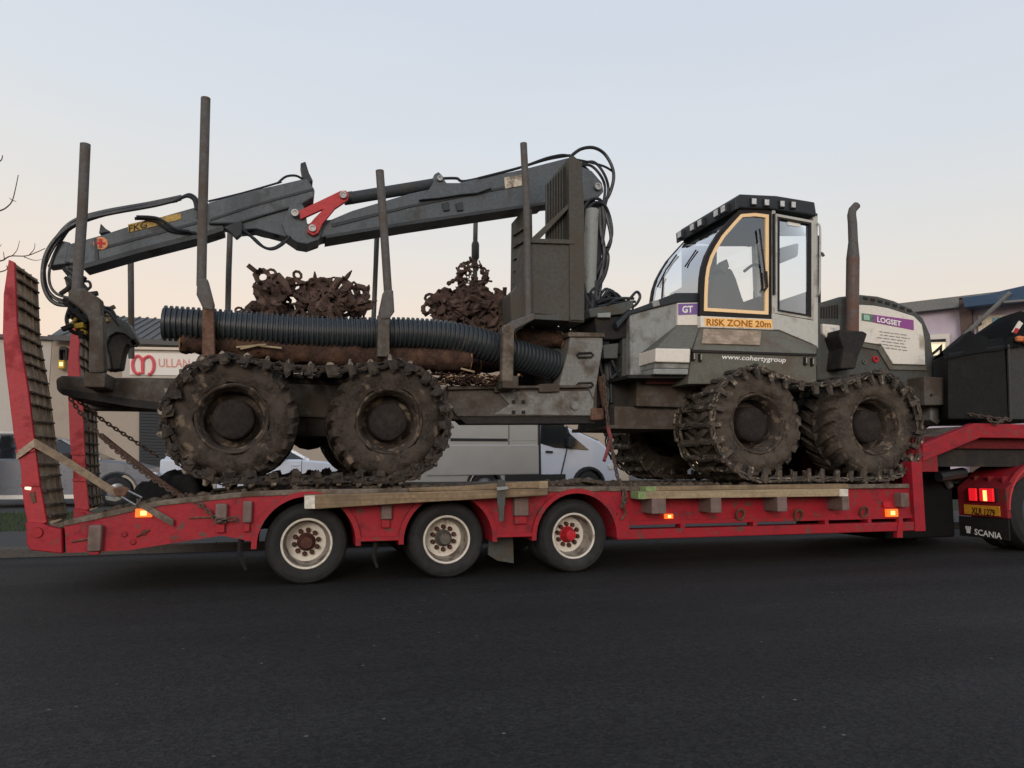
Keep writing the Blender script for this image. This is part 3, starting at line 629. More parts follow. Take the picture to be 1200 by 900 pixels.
# ------------------------------------------------------------------ parked vehicles beyond the trailer
def car_wheel(x, z, Y, parent, r=.31):
    t = MB().lathe([(r * .62, .0), (r * .86, -.01), (r * .97, .02), (r, .07), (r, .15), (r * .95, .2), (r * .62, .2)], (x, Y, z), seg=28).build('wheel', M['tyre'], parent, smooth=50)
    rm = MB().lathe([(0, .03), (r * .2, .02), (r * .3, .04), (r * .55, .045), (r * .64, .0)], (x, Y, z), seg=20).build('rim', M['silver'], t, smooth=50)
def arch(cx, cz, r, n=10, a0=0, a1=180): return [(cx + r * math.cos(R(a1 + (a0 - a1) * i / n)), cz + r * math.sin(R(a1 + (a0 - a1) * i / n))) for i in range(n + 1)]
def estate_car(x0, Y, paint, label, group):
    """x0: rear bumper, the front points to +X; real metres, 4.3 long"""
    z0 = .25
    t = thing('parked_car', (x0 + 2.1, Y + .85, z0), label, 'car', group)
    low = [(0.02, .38), (.02, .95), (.10, 1.0), (4.05, .98), (4.25, .80), (4.32, .55), (4.25, .28)] + [(3.85, .2)] + arch(3.45, .32, .36)[::-1] + [(3.05, .18), (1.15, .18)] + arch(.78, .32, .36)[::-1] + [(.35, .22)]
    low = [(x0 + x, z0 + z) for x, z in low]
    # bonnet falls towards the nose
    low = [(x, z) for x, z in low]
    MB().xz([(x0, z0 + .38), (x0, z0 + .98), (x0 + 2.9, z0 + .98), (x0 + 3.5, z0 + .93), (x0 + 4.0, z0 + .80), (x0 + 4.25, z0 + .62), (x0 + 4.3, z0 + .4), (x0 + 4.22, z0 + .22), (x0 + 3.84, z0 + .2)] +
            [(x0 + a, z0 + b) for a, b in arch(3.45, .30, .37)[::-1]] + [(x0 + 3.06, z0 + .17), (x0 + 1.18, z0 + .17)] + [(x0 + a, z0 + b) for a, b in arch(.78, .30, .37)[::-1]] + [(x0 + .38, z0 + .2)], Y, Y + 1.7).build('body', paint, t, bevel=.05, smooth=35)
    gh = [(x0 + .12, z0 + .97), (x0 + .42, z0 + 1.42), (x0 + .8, z0 + 1.48), (x0 + 1.9, z0 + 1.46), (x0 + 2.35, z0 + 1.36), (x0 + 3.1, z0 + .96)]
    lo = [Vector((x, Y + .04, z)) if z < z0 + 1 else Vector((x, Y + .2, z)) for x, z in gh]
    MB().loft(lo, [Vector((p.x, 2 * Y + 1.7 - p.y, p.z)) for p in lo]).build('cabin', M['carglass'], t, bevel=.03)
    rfm = MB()
    up = [(x0 + .36, z0 + 1.40), (x0 + .8, z0 + 1.5), (x0 + 1.9, z0 + 1.48), (x0 + 2.42, z0 + 1.35), (x0 + 2.30, z0 + 1.36), (x0 + 1.85, z0 + 1.435), (x0 + .8, z0 + 1.455), (x0 + .5, z0 + 1.40)]
    rfm.xz(up, Y + .19, Y + 1.51)
    for xa_, xb_, w_ in ((.10, .40, .10), (1.15, 1.2, .07), (2.0, 2.06, .07)):
        rfm.bar((x0 + xa_ + .02, Y + .035, z0 + .95), (x0 + xb_ + .02, Y + .195, z0 + 1.44), w_, .03, up=(0, 1, 0))
    rfm.bar((x0 + 3.12, Y + .04, z0 + .95), (x0 + 2.36, Y + .2, z0 + 1.38), .07, .05, up=(0, 1, 0))
    rfm.build('roof', paint, t, bevel=.01)
    MB().xz([(x0 + .2, z0 + 1.49), (x0 + 2.0, z0 + 1.49), (x0 + 2.1, z0 + 1.53), (x0 + .3, z0 + 1.54)], Y + .25, Y + .29).build('roof_rail', M['signw'], t)
    MB().box((x0 + 1.2, Y - .012, z0 + .17), (x0 + 3.02, Y + .1, z0 + .25)).build('sill', M['signw'], t)
    MB().box((x0 + 4.02, Y - .006, z0 + .55), (x0 + 4.2, Y + .25, z0 + .70)).build('headlamp', M['lampglass'], t, bevel=.03)
    MB().box((x0 + 2.45, Y - .13, z0 + .98), (x0 + 2.6, Y + .03, z0 + 1.1)).build('mirror', M['plastic'], t, bevel=.03)
    for x in (1.15, 2.02, 2.95): MB().box((x0 + x, Y - .004, z0 + .25), (x0 + x + .012, Y + .02, z0 + .96)).build('door_gap', M['plastic'], t)
    for x in (1.75, 2.72):
        MB().box((x0 + x, Y - .02, z0 + .83), (x0 + x + .18, Y + .02, z0 + .865)).build('door_handle', paint, t, bevel=.006)
    for x in (.78, 3.45): car_wheel(x0 + x, z0 + .30, Y - .005, t)
    return t
estate_car(P(137, 560, 17.2).x - 3.45, 17.2, M['silver'], 'silver estate car parked behind the upright trailer ramps', 'cars parked behind the trailer')
estate_car(P(372, 540, 17.6).x - 3.3, 17.6, M['carwhite_litvan'], 'white car parked behind the gap between rear bogie wheels', 'cars parked behind the trailer')

VY = 18.5
vz = .25
vn = thing('panel_van', (P(630, 560, VY).x, VY + 1, vz), 'silver panel van parked behind the forwarder, cab coloured lighter as if better lit', 'van')
def vx(px): return P(px, 540, VY).x
def vp(px, py): p = P(px, py, VY); return (p.x, p.z)
xs, xf = vx(484), vx(728)
zr = vz + 2.0
ra, fa = arch(vx(568), vz + .34, .42)[::-1], arch(vx(690), vz + .34, .42)[::-1]
MB().xz([(xs, vz + .35), (xs + .03, vz + 1.2), (xs + .15, zr - .05), (xs + .4, zr), (vx(632), zr), (vx(632), vz + .22)] + [(vx(596), vz + .22)] + ra + [(vx(543), vz + .22), (xs + .1, vz + .25)], VY, VY + 1.95).build('body', M['vangrey'], vn, bevel=.07, smooth=35)
MB().xz([(vx(632.4), zr), (vx(650), zr - .01), (vx(662), zr - .1), vp(703, 517), vp(722, 534), (vx(726.5), vp(726, 545)[1]), (vx(728), vz + .45), (vx(725), vz + .22)] + fa + [(vx(664), vz + .22), (vx(632.4), vz + .22)], VY + .01, VY + 1.94).build('cab', M['carwhite_litvan'], vn, bevel=.06, smooth=35)  # same silver van: lighter colour stands for light on the curved side
MB().px([(500, 521), (631.5, 521), (632, 556), (500, 558)], VY - .035, VY + .03).build('side_swage', M['vangrey'], vn, bevel=.03)
ws = MB(); a, b = (vx(663), zr - .12), vp(701, 516.5)
ws.loft([(a[0] + .02, VY + .12, a[1]), (b[0] + .02, VY + .06, b[1]), (b[0] + .02, VY + 1.9, b[1]), (a[0] + .02, VY + 1.83, a[1])], [(a[0] + .04, VY + .12, a[1] + .02), (b[0] + .04, VY + .06, b[1] + .02), (b[0] + .04, VY + 1.9, b[1] + .02), (a[0] + .04, VY + 1.83, a[1] + .02)])
ws.build('windscreen', M['carglass'], vn)
MB().px([(634, 486), (653, 485), (661, 498), (669, 509), (690.5, 527.5), (664, 525.8), (650, 524.6), (634, 519.8)], VY - .012, VY + .03).build('side_window', M['carglass'], vn, bevel=.01)
MB().px([(663, 500), (665, 499), (667, 507), (664.5, 509)], VY - .02, VY + .0).build('quarter_pillar', M['plastic'], vn)
MB().px([(666.5, 512), (673, 511), (674.5, 522), (670, 526), (666.5, 523)], VY - .22, VY - .03).build('mirror', M['plastic'], vn, bevel=.03)
MB().px([(528, 513.5), (595, 514), (595, 517.2), (528, 516.8)], VY - .015, VY + .02).build('door_rail', M['plastic'], vn)
MB().px([(595.5, 515.2), (630, 515.4), (630, 516.2), (595.5, 516)], VY - .008, VY + .02).build('crease', M['vangrey'], vn)
for pp in ([(631, 488), (633, 488), (634.5, 575), (632, 575)], [(664, 526), (665.2, 526), (657, 562), (655.6, 562)], [(596, 490), (596.8, 490), (596.8, 560), (596, 560)]):
    MB().px(pp, VY - .006, VY + .02).build('door_gap', M['plastic'], vn)
MB().px([(592, 556.5), (663, 555.5), (663, 575), (592, 575)], VY - .03, VY + .05).build('sill_trim', M['plastic'], vn, bevel=.01)
for cx in (568, 690):
    rr = arch(vx(cx), vz + .34, .47); r2 = arch(vx(cx), vz + .34, .405)
    m_ = MB()
    for i in range(10): m_.loft([(rr[i][0], VY - .02, rr[i][1]), (rr[i + 1][0], VY - .02, rr[i + 1][1]), (r2[i + 1][0], VY - .02, r2[i + 1][1]), (r2[i][0], VY - .02, r2[i][1])], [(rr[i][0], VY + .3, rr[i][1]), (rr[i + 1][0], VY + .3, rr[i + 1][1]), (r2[i + 1][0], VY + .3, r2[i + 1][1]), (r2[i][0], VY + .3, r2[i][1])])
    m_.build('wheel_arch', M['plastic'], vn)
    car_wheel(vx(cx), vz + .34, VY - .005, vn, .34)
MB().px([(712, 545), (724, 541), (726.5, 548), (714, 551)], VY - .015, VY + .25).build('headlamp', M['lampglass'], vn, bevel=.02)
MB().box((xf - .35, VY + .02, vz + .22), (xf + .02, VY + 1.93, vz + .5)).build('bumper', M['plastic'], vn, bevel=.04)
MB().px([(640, 528), (648, 528.5), (648, 531), (640, 530.5)], VY - .03, VY + .01).build('door_handle', M['plastic'], vn)

# ================================================================== LOW-LOADER TRAILER
TY, TY2 = 7.20, 9.95
T = thing('low_loader_trailer', (2.7, 8.6, 0), 'red three axle low loader trailer with upright rear ramps', 'trailer')
WX = [.184, 1.511, 2.846]; WZ, WR = .372, .375
prof = [(-1.97, .595), (-1.81, .628), (-1.06, .79), (-.35, .858), (.15, .872), (3.2, .872), (7.12, .872)]
def zprof(x):
    for (a, b), (c, d) in zip(prof, prof[1:]):
        if x <= c: return b + (d - b) * (x - a) / (c - a)
    return prof[-1][1]
# deck: separate long boards
nb_ = 10; wb = (TY2 - TY - .08) / nb_
for i in range(nb_):
    y0 = TY + .04 + i * wb + .004; dz = random.uniform(-.006, .004)
    b_ = MB().xz([(x, z + dz) for x, z in prof] + [(x, z - .05) for x, z in prof[::-1]], y0, y0 + wb - .008).build('deck_plank', M['deck'], T, bevel=.006)
def bx(px, py): p = P(px, py, TY); return (p.x, p.z)
def arcpts(i, r, a0=178, a1=2, n=18): return [(WX[i] + r * math.cos(R(a0 + (a1 - a0) * k / n)), WZ + r * math.sin(R(a0 + (a1 - a0) * k / n))) for k in range(n + 1)]
RA_ = .475
def side_outline():
    o = [bx(75, 612), bx(78, 648), bx(150, 645), bx(200, 637), bx(260, 627.5), (WX[0] - RA_ - .0, .41)]
    o += arcpts(0, RA_, 175, 4) + [(WX[0] + RA_ + .02, .405), (WX[1] - RA_ - .02, .405)] + arcpts(1, RA_, 176, 4) + [(WX[1] + RA_ + .02, .405), (WX[2] - RA_ - .02, .405)] + arcpts(2, RA_, 176, 4)
    o += [(WX[2] + RA_ + .01, .36), (3.36, .34), (3.36, .845)]
    o += [(x, z - .03) for x, z in prof[::-1] if x < 3.3 and x > -1.9]
    return o
for Y0, Y1 in ((TY, TY + .05), (TY2 - .05, TY2)):
    MB().xz(side_outline(), Y0, Y1).build('side_plate', M['red'], T, bevel=.006)
for Y0, Y1 in ((TY - .015, TY + .07), (TY2 - .07, TY2 + .015)):
    MB().xz([(x, z + .004) for x, z in prof[1:]] + [(x, z - .045) for x, z in prof[:0:-1]], Y0, Y1 - .03).build('edge_rail', M['worn'], T, bevel=.006)
# wheel arches (fenders)
for i in range(3):
    ro, ri = arcpts(i, RA_ + .012, 183, -3, 22), arcpts(i, RA_ - .035, 183, -3, 22)
    for Y0, Y1 in ((TY - .035, TY + .6), (TY2 - .6, TY2 + .035)):
        m_ = MB()
        a = [Vector((x, Y0, z)) for x, z in ro + ri[::-1]]
        for k in range(22):
            q = [ro[k], ro[k + 1], ri[k + 1], ri[k]]
            m_.loft([(x, Y0, z) for x, z in q], [(x, Y1, z) for x, z in q], caps=True)
        m_.build('wheel_arch', M['red'] if Y0 < 8 else M['redshade'], T, smooth=30)
# bottom lips between arches
for xa_, xb_ in ((WX[0] + RA_, WX[1] - RA_), (WX[1] + RA_, WX[2] - RA_)):
    MB().box((xa_ - .02, TY - .03, .385), (xb_ + .02, TY + .1, .425)).build('lower_lip', M['red'], T, bevel=.006)
# front section: recessed web, bottom beam, posts
zb0, zb1 = .325, .428
MB().box((3.38, TY + .03, .50), (7.16, TY + .07, .842)).build('web_plate', M['red'], T)
MB().box((3.38, TY2 - .07, .50), (7.16, TY2 - .03, .842)).build('web_plate', M['redshade'], T)
for Y0, Y1 in ((TY - .02, TY + .16), (TY2 - .16, TY2 + .02)):
    MB().box((3.30, Y0, zb0), (7.155, Y1, zb1)).build('bottom_beam', M['red'], T, bevel=.008)
    MB().box((3.295, Y0 - .005, .34), (3.44, Y0 + .07, .60)).build('beam_post', M['red'], T, bevel=.006)
    MB().box((3.36, Y0 + .03, .468), (7.16, Y0 + .1, .515)).build('web_flange', M['red'], T, bevel=.004)
for x in (4.05, 4.95, 5.9, 6.5):
    MB().box((x, TY + .0, zb1), (x + .05, TY + .12, .48)).build('slot_post', M['red'], T)
x0, x1 = bx(1069.5, 600)[0], bx(1081.5, 600)[0]
MB().box((x0, TY - .03, zb0 - .01), (x1, TY + .14, P(1074, 541, TY).z)).build('end_post', M['red'], T, bevel=.008)
MB().box((x0, TY + .15, zb0), (x1, TY2, .84)).build('front_bulkhead', M['redshade'], T)
MB().px([(1054, 607), (1058, 607), (1058, 630), (1051, 630)], TY - .035, TY + .02).build('chain_tab', M['red'], T)
# underframe
for y in (8.0, 8.95):
    MB().xz([(-1.85, .40), (-.4, .46), (7.1, .40), (7.1, .80), (.1, .80), (-1.0, .71), (-1.85, .55)], y, y + .14).build('chassis_beam', M['under'], T)
for x in (-1.5, -.6, .85, 2.2, 3.6, 4.7, 5.8, 6.9):
    MB().box((x, TY + .08, zprof(x) - .20), (x + .1, TY2 - .08, zprof(x) - .075)).build('cross_member', M['under'], T)
MB().box((3.5, 7.5, .48), (7.0, 9.6, .5)).build('belly_plate', M['under'], T)
# axles and wheels
nutm = [MB().lathe([(.0, .175 * s), (.015, .177 * s), (.0225, .19 * s), (.024, .23 * s)], (0, 0, 0), seg=8).mesh('wheel_nut', M['hubrust'], smooth=40) for s in (1, -1)]
def trailer_wheel(i, Y, flip, hubm):
    r = WR; sgn = -1 if flip else 1
    t = empty('wheel', (WX[i], Y, WZ), T)
    c = (WX[i], Y, WZ)
    k = lambda pr: [(a, b * sgn) for a, b in pr]
    MB().lathe(k([(.225, .055), (.24, .02), (.275, .0), (.31, -.005), (.335, .005), (.338, .01), (.345, .008), (.358, .02), (r - .004, .045), (r, .07), (r, .10), (r - .012, .105), (r - .012, .112), (r, .117), (r, .155), (r - .012, .16), (r - .012, .167), (r, .172), (r, .21), (.36, .245), (.31, .265), (.225, .25)]), c, seg=56).build('tyre', M['tyre'], t, smooth=35)
    MB().lathe(k([(.225, .27), (.225, .315), (.31, .30), (.36, .315), (r, .35), (r, .52), (.36, .55), (.225, .55)]), c, seg=40).build('tyre', M['tyre'], t, smooth=35)
    MB().lathe(k([(.228, .10), (.232, .05), (.236, .028), (.229, .018), (.217, .022), (.213, .034)]), c, seg=48).lathe(k([(.213, .034), (.207, .05), (.203, .12), (.196, .20), (.182, .222)]), c, seg=48, slot=1).lathe(k([(.182, .222), (.165, .228), (.10, .222), (.08, .222), (.08, .28)]), c, seg=48).build('rim', [M['rimw'], M['barrel']], t, smooth=32)
    MB().lathe(k([(.09, .24), (.086, .212), (.074, .205), (.071, .15), (.058, .13), (.052, .10), (.0, .092)]), c, seg=24).build('hub', hubm, t, smooth=35)
    for q in range(10):
        a = 2 * math.pi * (q + .3 + i * .2) / 10
        inst(nutm[flip], 'wheel_nut', t, (c[0] + .112 * math.cos(a), Y, c[2] + .112 * math.sin(a)))
    return t
for i in range(3):
    trailer_wheel(i, TY + .035, False, (M['hubrust'], M['hubgrey'], M['hubred'])[i])
    trailer_wheel(i, TY2 - .035, True, M['hubrust'])
    MB().lathe([(.07, 7.6), (.07, 9.5)], (WX[i], 0, WZ), seg=12).build('axle', M['under'], T, smooth=40)
# rear ramps
def rp(px, py): p = P(px, py, TY); return (p.x, p.z)
redL = [rp(*q) for q in ((10, 304), (4, 345), (3, 392), (6, 428), (16, 511), (24, 547), (27, 587), (34, 622))]
redR = [rp(*q) for q in ((17, 307), (20, 382), (33, 458), (40, 515), (47, 569), (55, 612))]
RW = .63
rampo = empty('ramp', (-2.05, TY + RW / 2, .55), T)
for y0, y1 in ((TY, TY + .045), (TY + RW - .045, TY + RW)):
    MB().xz(redL + redR[::-1], y0, y1).build('cheek_plate', M['redramp' if y0 < TY + .1 else 'slat'], rampo, bevel=.006)
slR = [(x - .012, z) for x, z in redR]; bk = [(x - .06, z) for x, z in redR]
MB().xz(slR + bk[::-1], TY + .045, TY + RW - .045).build('tread_plate', M['slat'], rampo)
def lerpx(pl, z):
    for (a, b), (c, d) in zip(pl, pl[1:]):
        if min(b, d) - 1e-6 <= z <= max(b, d) + 1e-6: return a + (c - a) * (z - b) / (d - b)
    return pl[-1][0]
ztop, zbot = redR[0][1] - .03, redR[-1][1] + .03
ns = 19
slm = None
for i in range(ns):
    z = ztop + (zbot - ztop) * i / (ns - 1) + random.uniform(-.012, .012); x = lerpx(redR, z)
    y0 = TY + .05
    m_ = MB()
    q0, q1 = random.uniform(-.012, .012), random.uniform(-.012, .012)
    m_.loft([(x - .05, y0, z - .016 + q0), (x + .022, y0, z - .014 + q0), (x + .022, y0, z + .0 + q0), (x - .045, y0, z + .012 + q0)], [(x - .05, TY + RW - .05, z - .016 + q1), (x + .022, TY + RW - .05, z - .014 + q1), (x + .022, TY + RW - .05, z + q1), (x - .045, TY + RW - .05, z + .012 + q1)])
    m_.build('slat', M['deck'], rampo)
for y in (TY + .23, TY + .42):
    pl = redR
    m_ = MB().xz([(x - .05, z) for x, z in pl] + [(x + .003, z) for x, z in pl[::-1]], y, y + .022)
    m_.build('runner', M['slat'], rampo)
for z in (redR[3][1] - .1, redR[4][1]):
    xl_, xr_ = lerpx([(a, b) for a, b in redL], z), lerpx(redR, z)
    MB().bar((xl_ - .005, TY - .012, z), (xr_ + .0, TY - .012, z + .01), .02, .025, up=(0, 0, 1)).build('weld_band', M['redramp'], rampo)
ha = MB().px([(29.5, 612), (49, 613), (57, 617), (72, 620), (73, 649), (36, 645), (31, 638)], TY - .03, TY + .08).build('hinge_bracket', M['red'], rampo, bevel=.01)
MB().lathe([(0, -.02), (.04, -.02), (.045, 0), (.045, .05)], (P(44, 624, TY - .03).x, TY - .03, P(44, 624, TY - .03).z), seg=16).build('hinge_pin', M['red'], rampo, smooth=40)
MB().px([(29, 570), (36, 571), (35.5, 574.5), (29, 573.5)], TY - .02, TY + .01).build('marker_lamp', glow('marker_white', (1, .75, .55), 1.0), rampo); DONE.add('marker_lamp')
MB().px([(34, 578), (40, 576), (42, 588), (38, 590)], TY - .012, TY + .01).build('latch', M['rust'], rampo); DONE.add('latch')
r2 = dup(rampo, (-.17, TY2 - TY - RW, 0), T)
r2.rotation_euler = (0, .075, 0)
# brackets and stubs along the rear plate
for (x0_, y0_, x1_, y1_) in ((106, 615, 122, 645), (253.5, 590, 268, 613), (285.5, 587, 297, 612), (446, 590, 460, 608), (600.5, 583, 619, 604)):
    p0, p1 = P(x0_, y0_, TY), P(x1_, y1_, TY)
    m_ = MB().box((p0.x, TY - .07, p1.z), (p1.x - .015, TY + .04, p0.z)); m_.build('outrigger_stub', M['bracket'], T, bevel=.012)
    MB().box((p0.x + .01, TY - .045, p1.z - (.03 if x0_ < 200 else .08)), (p1.x - .03, TY + .03, p1.z - .004)).build('stub_foot', M['red'], T, bevel=.006)
# outriggers carrying the right-hand timber
OY = TY - .22
for (x0_, x1_, y0_, y1_) in ((764, 781, 584, 602), (833, 846, 583, 601), (911, 923, 582, 599.5), (987, 996, 581.5, 598), (1056, 1066, 578, 594)):
    p0, p1 = P(x0_, y0_, OY), P(x1_, y1_, OY)
    if x0_ > 1040: p0, p1 = P(x0_, y0_, TY - .08), P(x1_, y1_, TY - .08); 
    MB().box((p0.x, (TY - .08) if x0_ > 1040 else OY, p1.z), (p1.x, TY + .06, p0.z)).build('outrigger', M['bracket'], T, bevel=.008)
for x0_, x1_, y0_, y1_ in ((930, 940, 597, 610), (1007, 1016, 592, 608), (862, 872, 600, 606)):
    p = P((x0_ + x1_) / 2, (y0_ + y1_) / 2, TY)
    pts = [p + Vector((math.cos(a) * .05, -.01 - .02 * math.sin(a), math.sin(a) * .06)) for a in [i * math.pi / 6 for i in range(12)]]
    MB().tube(pts, .014, 6, closed=True).build('lashing_ring', M['rust'], T, smooth=50)
for x_, y_ in ((146, 626), (169, 624), (156, 635)):
    p = P(x_, y_, TY)
    MB().lathe([(0, -.012), (.02, -.012), (.028, -.004), (.028, .02)], (p.x, TY, p.z), seg=12).build('bolt_head', M['redshade'], T, smooth=40)
for p_, q_ in (((84, 635), (106, 631)), ((160, 629), (175, 621)), ((222, 607), (252, 606))):
    MB().tube([P(*p_, TY - .01), P(*q_, TY - .012)], .009, 5).build('lashing_rod', M['rust'], T)
def marker(px, py, s=.05, hot=True):
    p = P(px, py, TY)
    o = MB().box((p.x - s * 1.35, TY - .03, p.z - s * .75), (p.x + s * 1.35, TY + .01, p.z + s * .75)).build('marker_lamp', M['marker'], T, bevel=.006)
    MB().box((p.x - s * .5, TY - .034, p.z - s * .4), (p.x + s * .5, TY - .028, p.z + s * .4)).build('bulb', M['markerhot'], o)
marker(169, 601); marker(1044, 601, .06); marker(783, 605, .035)
MB().px([(1035, 588), (1044, 587), (1046, 594), (1036, 595)], TY + .0, TY + .03).build('reflector', M['hubred'], T)
p = P(979, 606, TY)
MB().lathe([(0, -.01), (.03, -.01), (.03, .04)], (p.x, TY + .03, p.z), seg=14).build('reflector', M['hubred'], T, smooth=40)
# mudflaps and hanging straps
MB().px([(573, 626), (601, 625), (602, 660), (583, 657), (572, 650)], TY + .30, TY + .33).build('mudflap', M['engine'], T)
for pp in ([(439, 629), (440, 640), (438, 652), (442, 665)], [(283, 632), (281, 645), (285, 660), (288, 668)]):
    pts = pxpath([(x, y, TY + .12) for x, y in pp], 3)
    MB().tube(pts, [.03 * (1 - .6 * i / len(pts)) for i in range(len(pts))], 6).build('rubber_strip', M['flap'], T)
MB().box((.55, 7.75, .30), (1.05, 9.3, .42)).build('air_tank', M['under'], T, bevel=.04)
# gooseneck
GX = 10.6
def gp(px, py): p = P(px, py, TY); return (p.x, p.z)
gn = [gp(1082, 521), gp(1143, 496), gp(1200, 493.5)]
gb = [gp(1082, 541), gp(1149, 513), gp(1200, 514)]
for Y0, Y1, mm_ in ((TY, TY + .12, 'red'), (TY2 - .12, TY2, 'redshade')):
    MB().xz([gn[0], gn[1], (GX, gn[1][1] + .0)] + [(GX, gb[1][1]), gb[1], gb[0]], Y0, Y1).build('neck_beam', M[mm_], T, bevel=.01)
MB().xz([(gn[0][0] + .05, gn[0][1] - .03), (gn[1][0], gn[1][1] - .03), (GX - .02, gn[1][1] - .03), (GX - .02, gn[1][1] - .10), (gn[1][0], gn[1][1] - .10), (gn[0][0] + .05, gn[0][1] - .12)], TY + .12, TY2 - .12).build('neck_deck', M['worn'], T)
MB().xz([(7.31, .87), (7.31, 1.30), (7.36, 1.33), (7.36, .87)], TY + .1, TY2 - .1).build('riser_plate', M['red'], T)
MB().box((7.32, TY + .02, 1.02), (7.60, TY + .10, 1.30)).build('riser_gusset', M['redshade'], T)
MB().box((7.38, 7.42, gb[1][1] - .36), (GX - .1, 9.73, gb[1][1] + .0)).build('neck_box', M['under'], T)  # lowered and blackened so the pale gap below the beam reads as shade
MB().box((7.37, 7.36, gb[1][1] - .13), (GX - .1, 7.415, gb[1][1] + .015)).build('neck_web', M['neckshade'], T)  # dark red stands for the shaded inner side of the beam
MB().px([(1104, 533), (1138, 537), (1138, 543), (1104, 540)], TY + .35, TY + .6).build('air_line_bracket', M['panelgrey'], T)
# ------------------------------------------------------------------ loose timber bearers
tm = 'timber bearers on the trailer outriggers'
def plank(pp, Y0, Y1, m, label, ends=None):
    o = tag(MB().px(pp, Y0, Y1).build('timber_bearer', m, None, bevel=.008), label, 'timber', tm)
    for e in ends or ():
        MB().px(e[0], Y0 - .003, Y1 - .01).build('end_paint', e[1], o)
    return o
plank([(357, 580), (480, 577), (598, 573.5), (642, 572.5), (642, 580.5), (598, 583), (480, 589.5), (372, 596.5), (357, 596.5)], OY, TY - .045, M['timber'], 'longer weathered timber bearer above the trailer wheels', [([(357, 581), (369, 580.5), (369, 596), (357, 596)], M['whiteend'])])
plank([(480, 572), (545, 569.5), (592, 566), (642, 563.5), (642, 572), (598, 573), (545, 575), (480, 576.5)], OY + .03, TY - .05, M['timber'], 'shorter timber bearer stacked on the longer one above the wheels', [([(632, 564.3), (642, 563.8), (642, 571.8), (632, 572.2)], M['timberpale'])])
plank([(748, 576), (985, 572.5), (994, 573), (994, 581.5), (748, 585)], OY, TY - .03, M['timberpale'], 'pale timber bearer with green end resting on the front outriggers', [([(748, 576), (757, 576), (757, 584.8), (748, 584.8)], M['green']), ([(984, 573), (994, 573), (994, 581.4), (984, 581.6)], M['whiteend'])])
plank([(757, 570), (994, 567), (994, 572.4), (757, 575.6)], OY + .04, TY - .03, M['timber'], 'brown timber bearer stacked on the pale green ended one', [([(757, 570.3), (769, 570), (769, 575.3), (757, 575.5)], M['green'])])
# ------------------------------------------------------------------ tractor unit
K = thing('truck_tractor', (9.6, 8.6, 0), 'rear of a red lorry tractor under the trailer gooseneck', 'truck')
KX = 8.66
def kx(px, py, dx=0): return PX(px, py, KX + dx)
for Y0 in (7.22, 9.23):
    far = Y0 > 8
    o = MB().box((KX, Y0, .16), (KX + .015, Y0 + .72, .42)).build('mudflap', M['flap'], K)
    if not far:
        letters('SCANIA', kx(1142, 626.5, -.008), kx(1174, 632, -.008), kx(1142, 619.5, -.008), M['whitetxt'], 'lettering', o, bold=.02)
        bm_ = MB()
        c = kx(1134.5, 621.5, -.008)
        for (dy, dz, w_, h_) in ((0, -.02, .05, .03), (0, .012, .06, .03), (.03, .035, .016, .035), (-.03, .035, .016, .035), (0, .04, .018, .03)):
            bm_.box((c.x, c.y + dy - w_ / 2, c.z + dz - h_ / 2), (c.x + .004, c.y + dy + w_ / 2, c.z + dz + h_ / 2))
        bm_.build('badge', M['whitetxt'], o)
    # rounded red mudguard
    WXK, WRK = 9.28, .50
    arcs = [(WXK + (WRK + .09) * math.cos(R(a)), .52 + (WRK + .09) * math.sin(R(a))) for a in range(178, -2, -10)]
    ai = [(WXK + (WRK + .065) * math.cos(R(a)), .52 + (WRK + .065) * math.sin(R(a))) for a in range(178, -2, -10)]
    m_ = MB()
    for q in range(len(arcs) - 1):
        e = [arcs[q], arcs[q + 1], ai[q + 1], ai[q]]
        m_.loft([(x, Y0, z) for x, z in e], [(x, Y0 + .72, z) for x, z in e])
    # squared rear face carrying the lamps
    m3 = MB().box((KX + .0, Y0 + .0, .43), (KX + .06, Y0 + .72, .80))
    m3.loft([(KX, Y0, .80), (KX, Y0 + .72, .80), (KX + .06, Y0 + .72, .80), (KX + .06, Y0, .80)], [(KX + .30, Y0, 1.0), (KX + .30, Y0 + .72, 1.0), (KX + .36, Y0 + .72, .98), (KX + .36, Y0, .98)])
    m3.build('guard_back', M['redshade'], K, bevel=.01)
    m_.build('mudguard', M['red'] if not far else M['redshade'], K, bevel=.01)
    m2 = MB()
    for q in range(len(arcs) - 1):
        e = [arcs[q], arcs[q + 1], ai[q + 1], ai[q]]
        m2.loft([(x + (x - WXK) * .05, Y0 - .02, z + (z - .52) * .05) for x, z in e], [(x + (x - WXK) * .05, Y0 + .05, z + (z - .52) * .05) for x, z in e])
    m2.build('mudguard_lip', M['link'], K)
    Yt = Y0 + .04
    wh = empty('wheel', (WXK, Yt, .50), K)
    MB().lathe([(.28, .05), (.33, .0), (.44, .0), (.49, .04), (.50, .08), (.50, .26), (.47, .3), (.28, .3)], (WXK, Yt, .50), seg=48).build('tyre', M['tyre'], wh, smooth=35)
    MB().lathe([(.28, .35), (.33, .33), (.47, .33), (.5, .37), (.5, .6), (.28, .63)], (WXK, Yt, .50), seg=40).build('tyre', M['tyre'], wh, smooth=35)
    MB().lathe([(0, .1), (.1, .1), (.12, .18), (.2, .2), (.26, .1), (.285, .02), (.29, .05)], (WXK, Yt, .50), seg=32).build('rim', M['silver'], wh, smooth=35)
    for q in range(3):
        MB().box((KX + .1 + q * .02, Y0 + .12 + q * .22, .86 + q * .004), (KX + .22, Y0 + .14 + q * .22, .955)).build('guard_rib', M['redshade'], K)
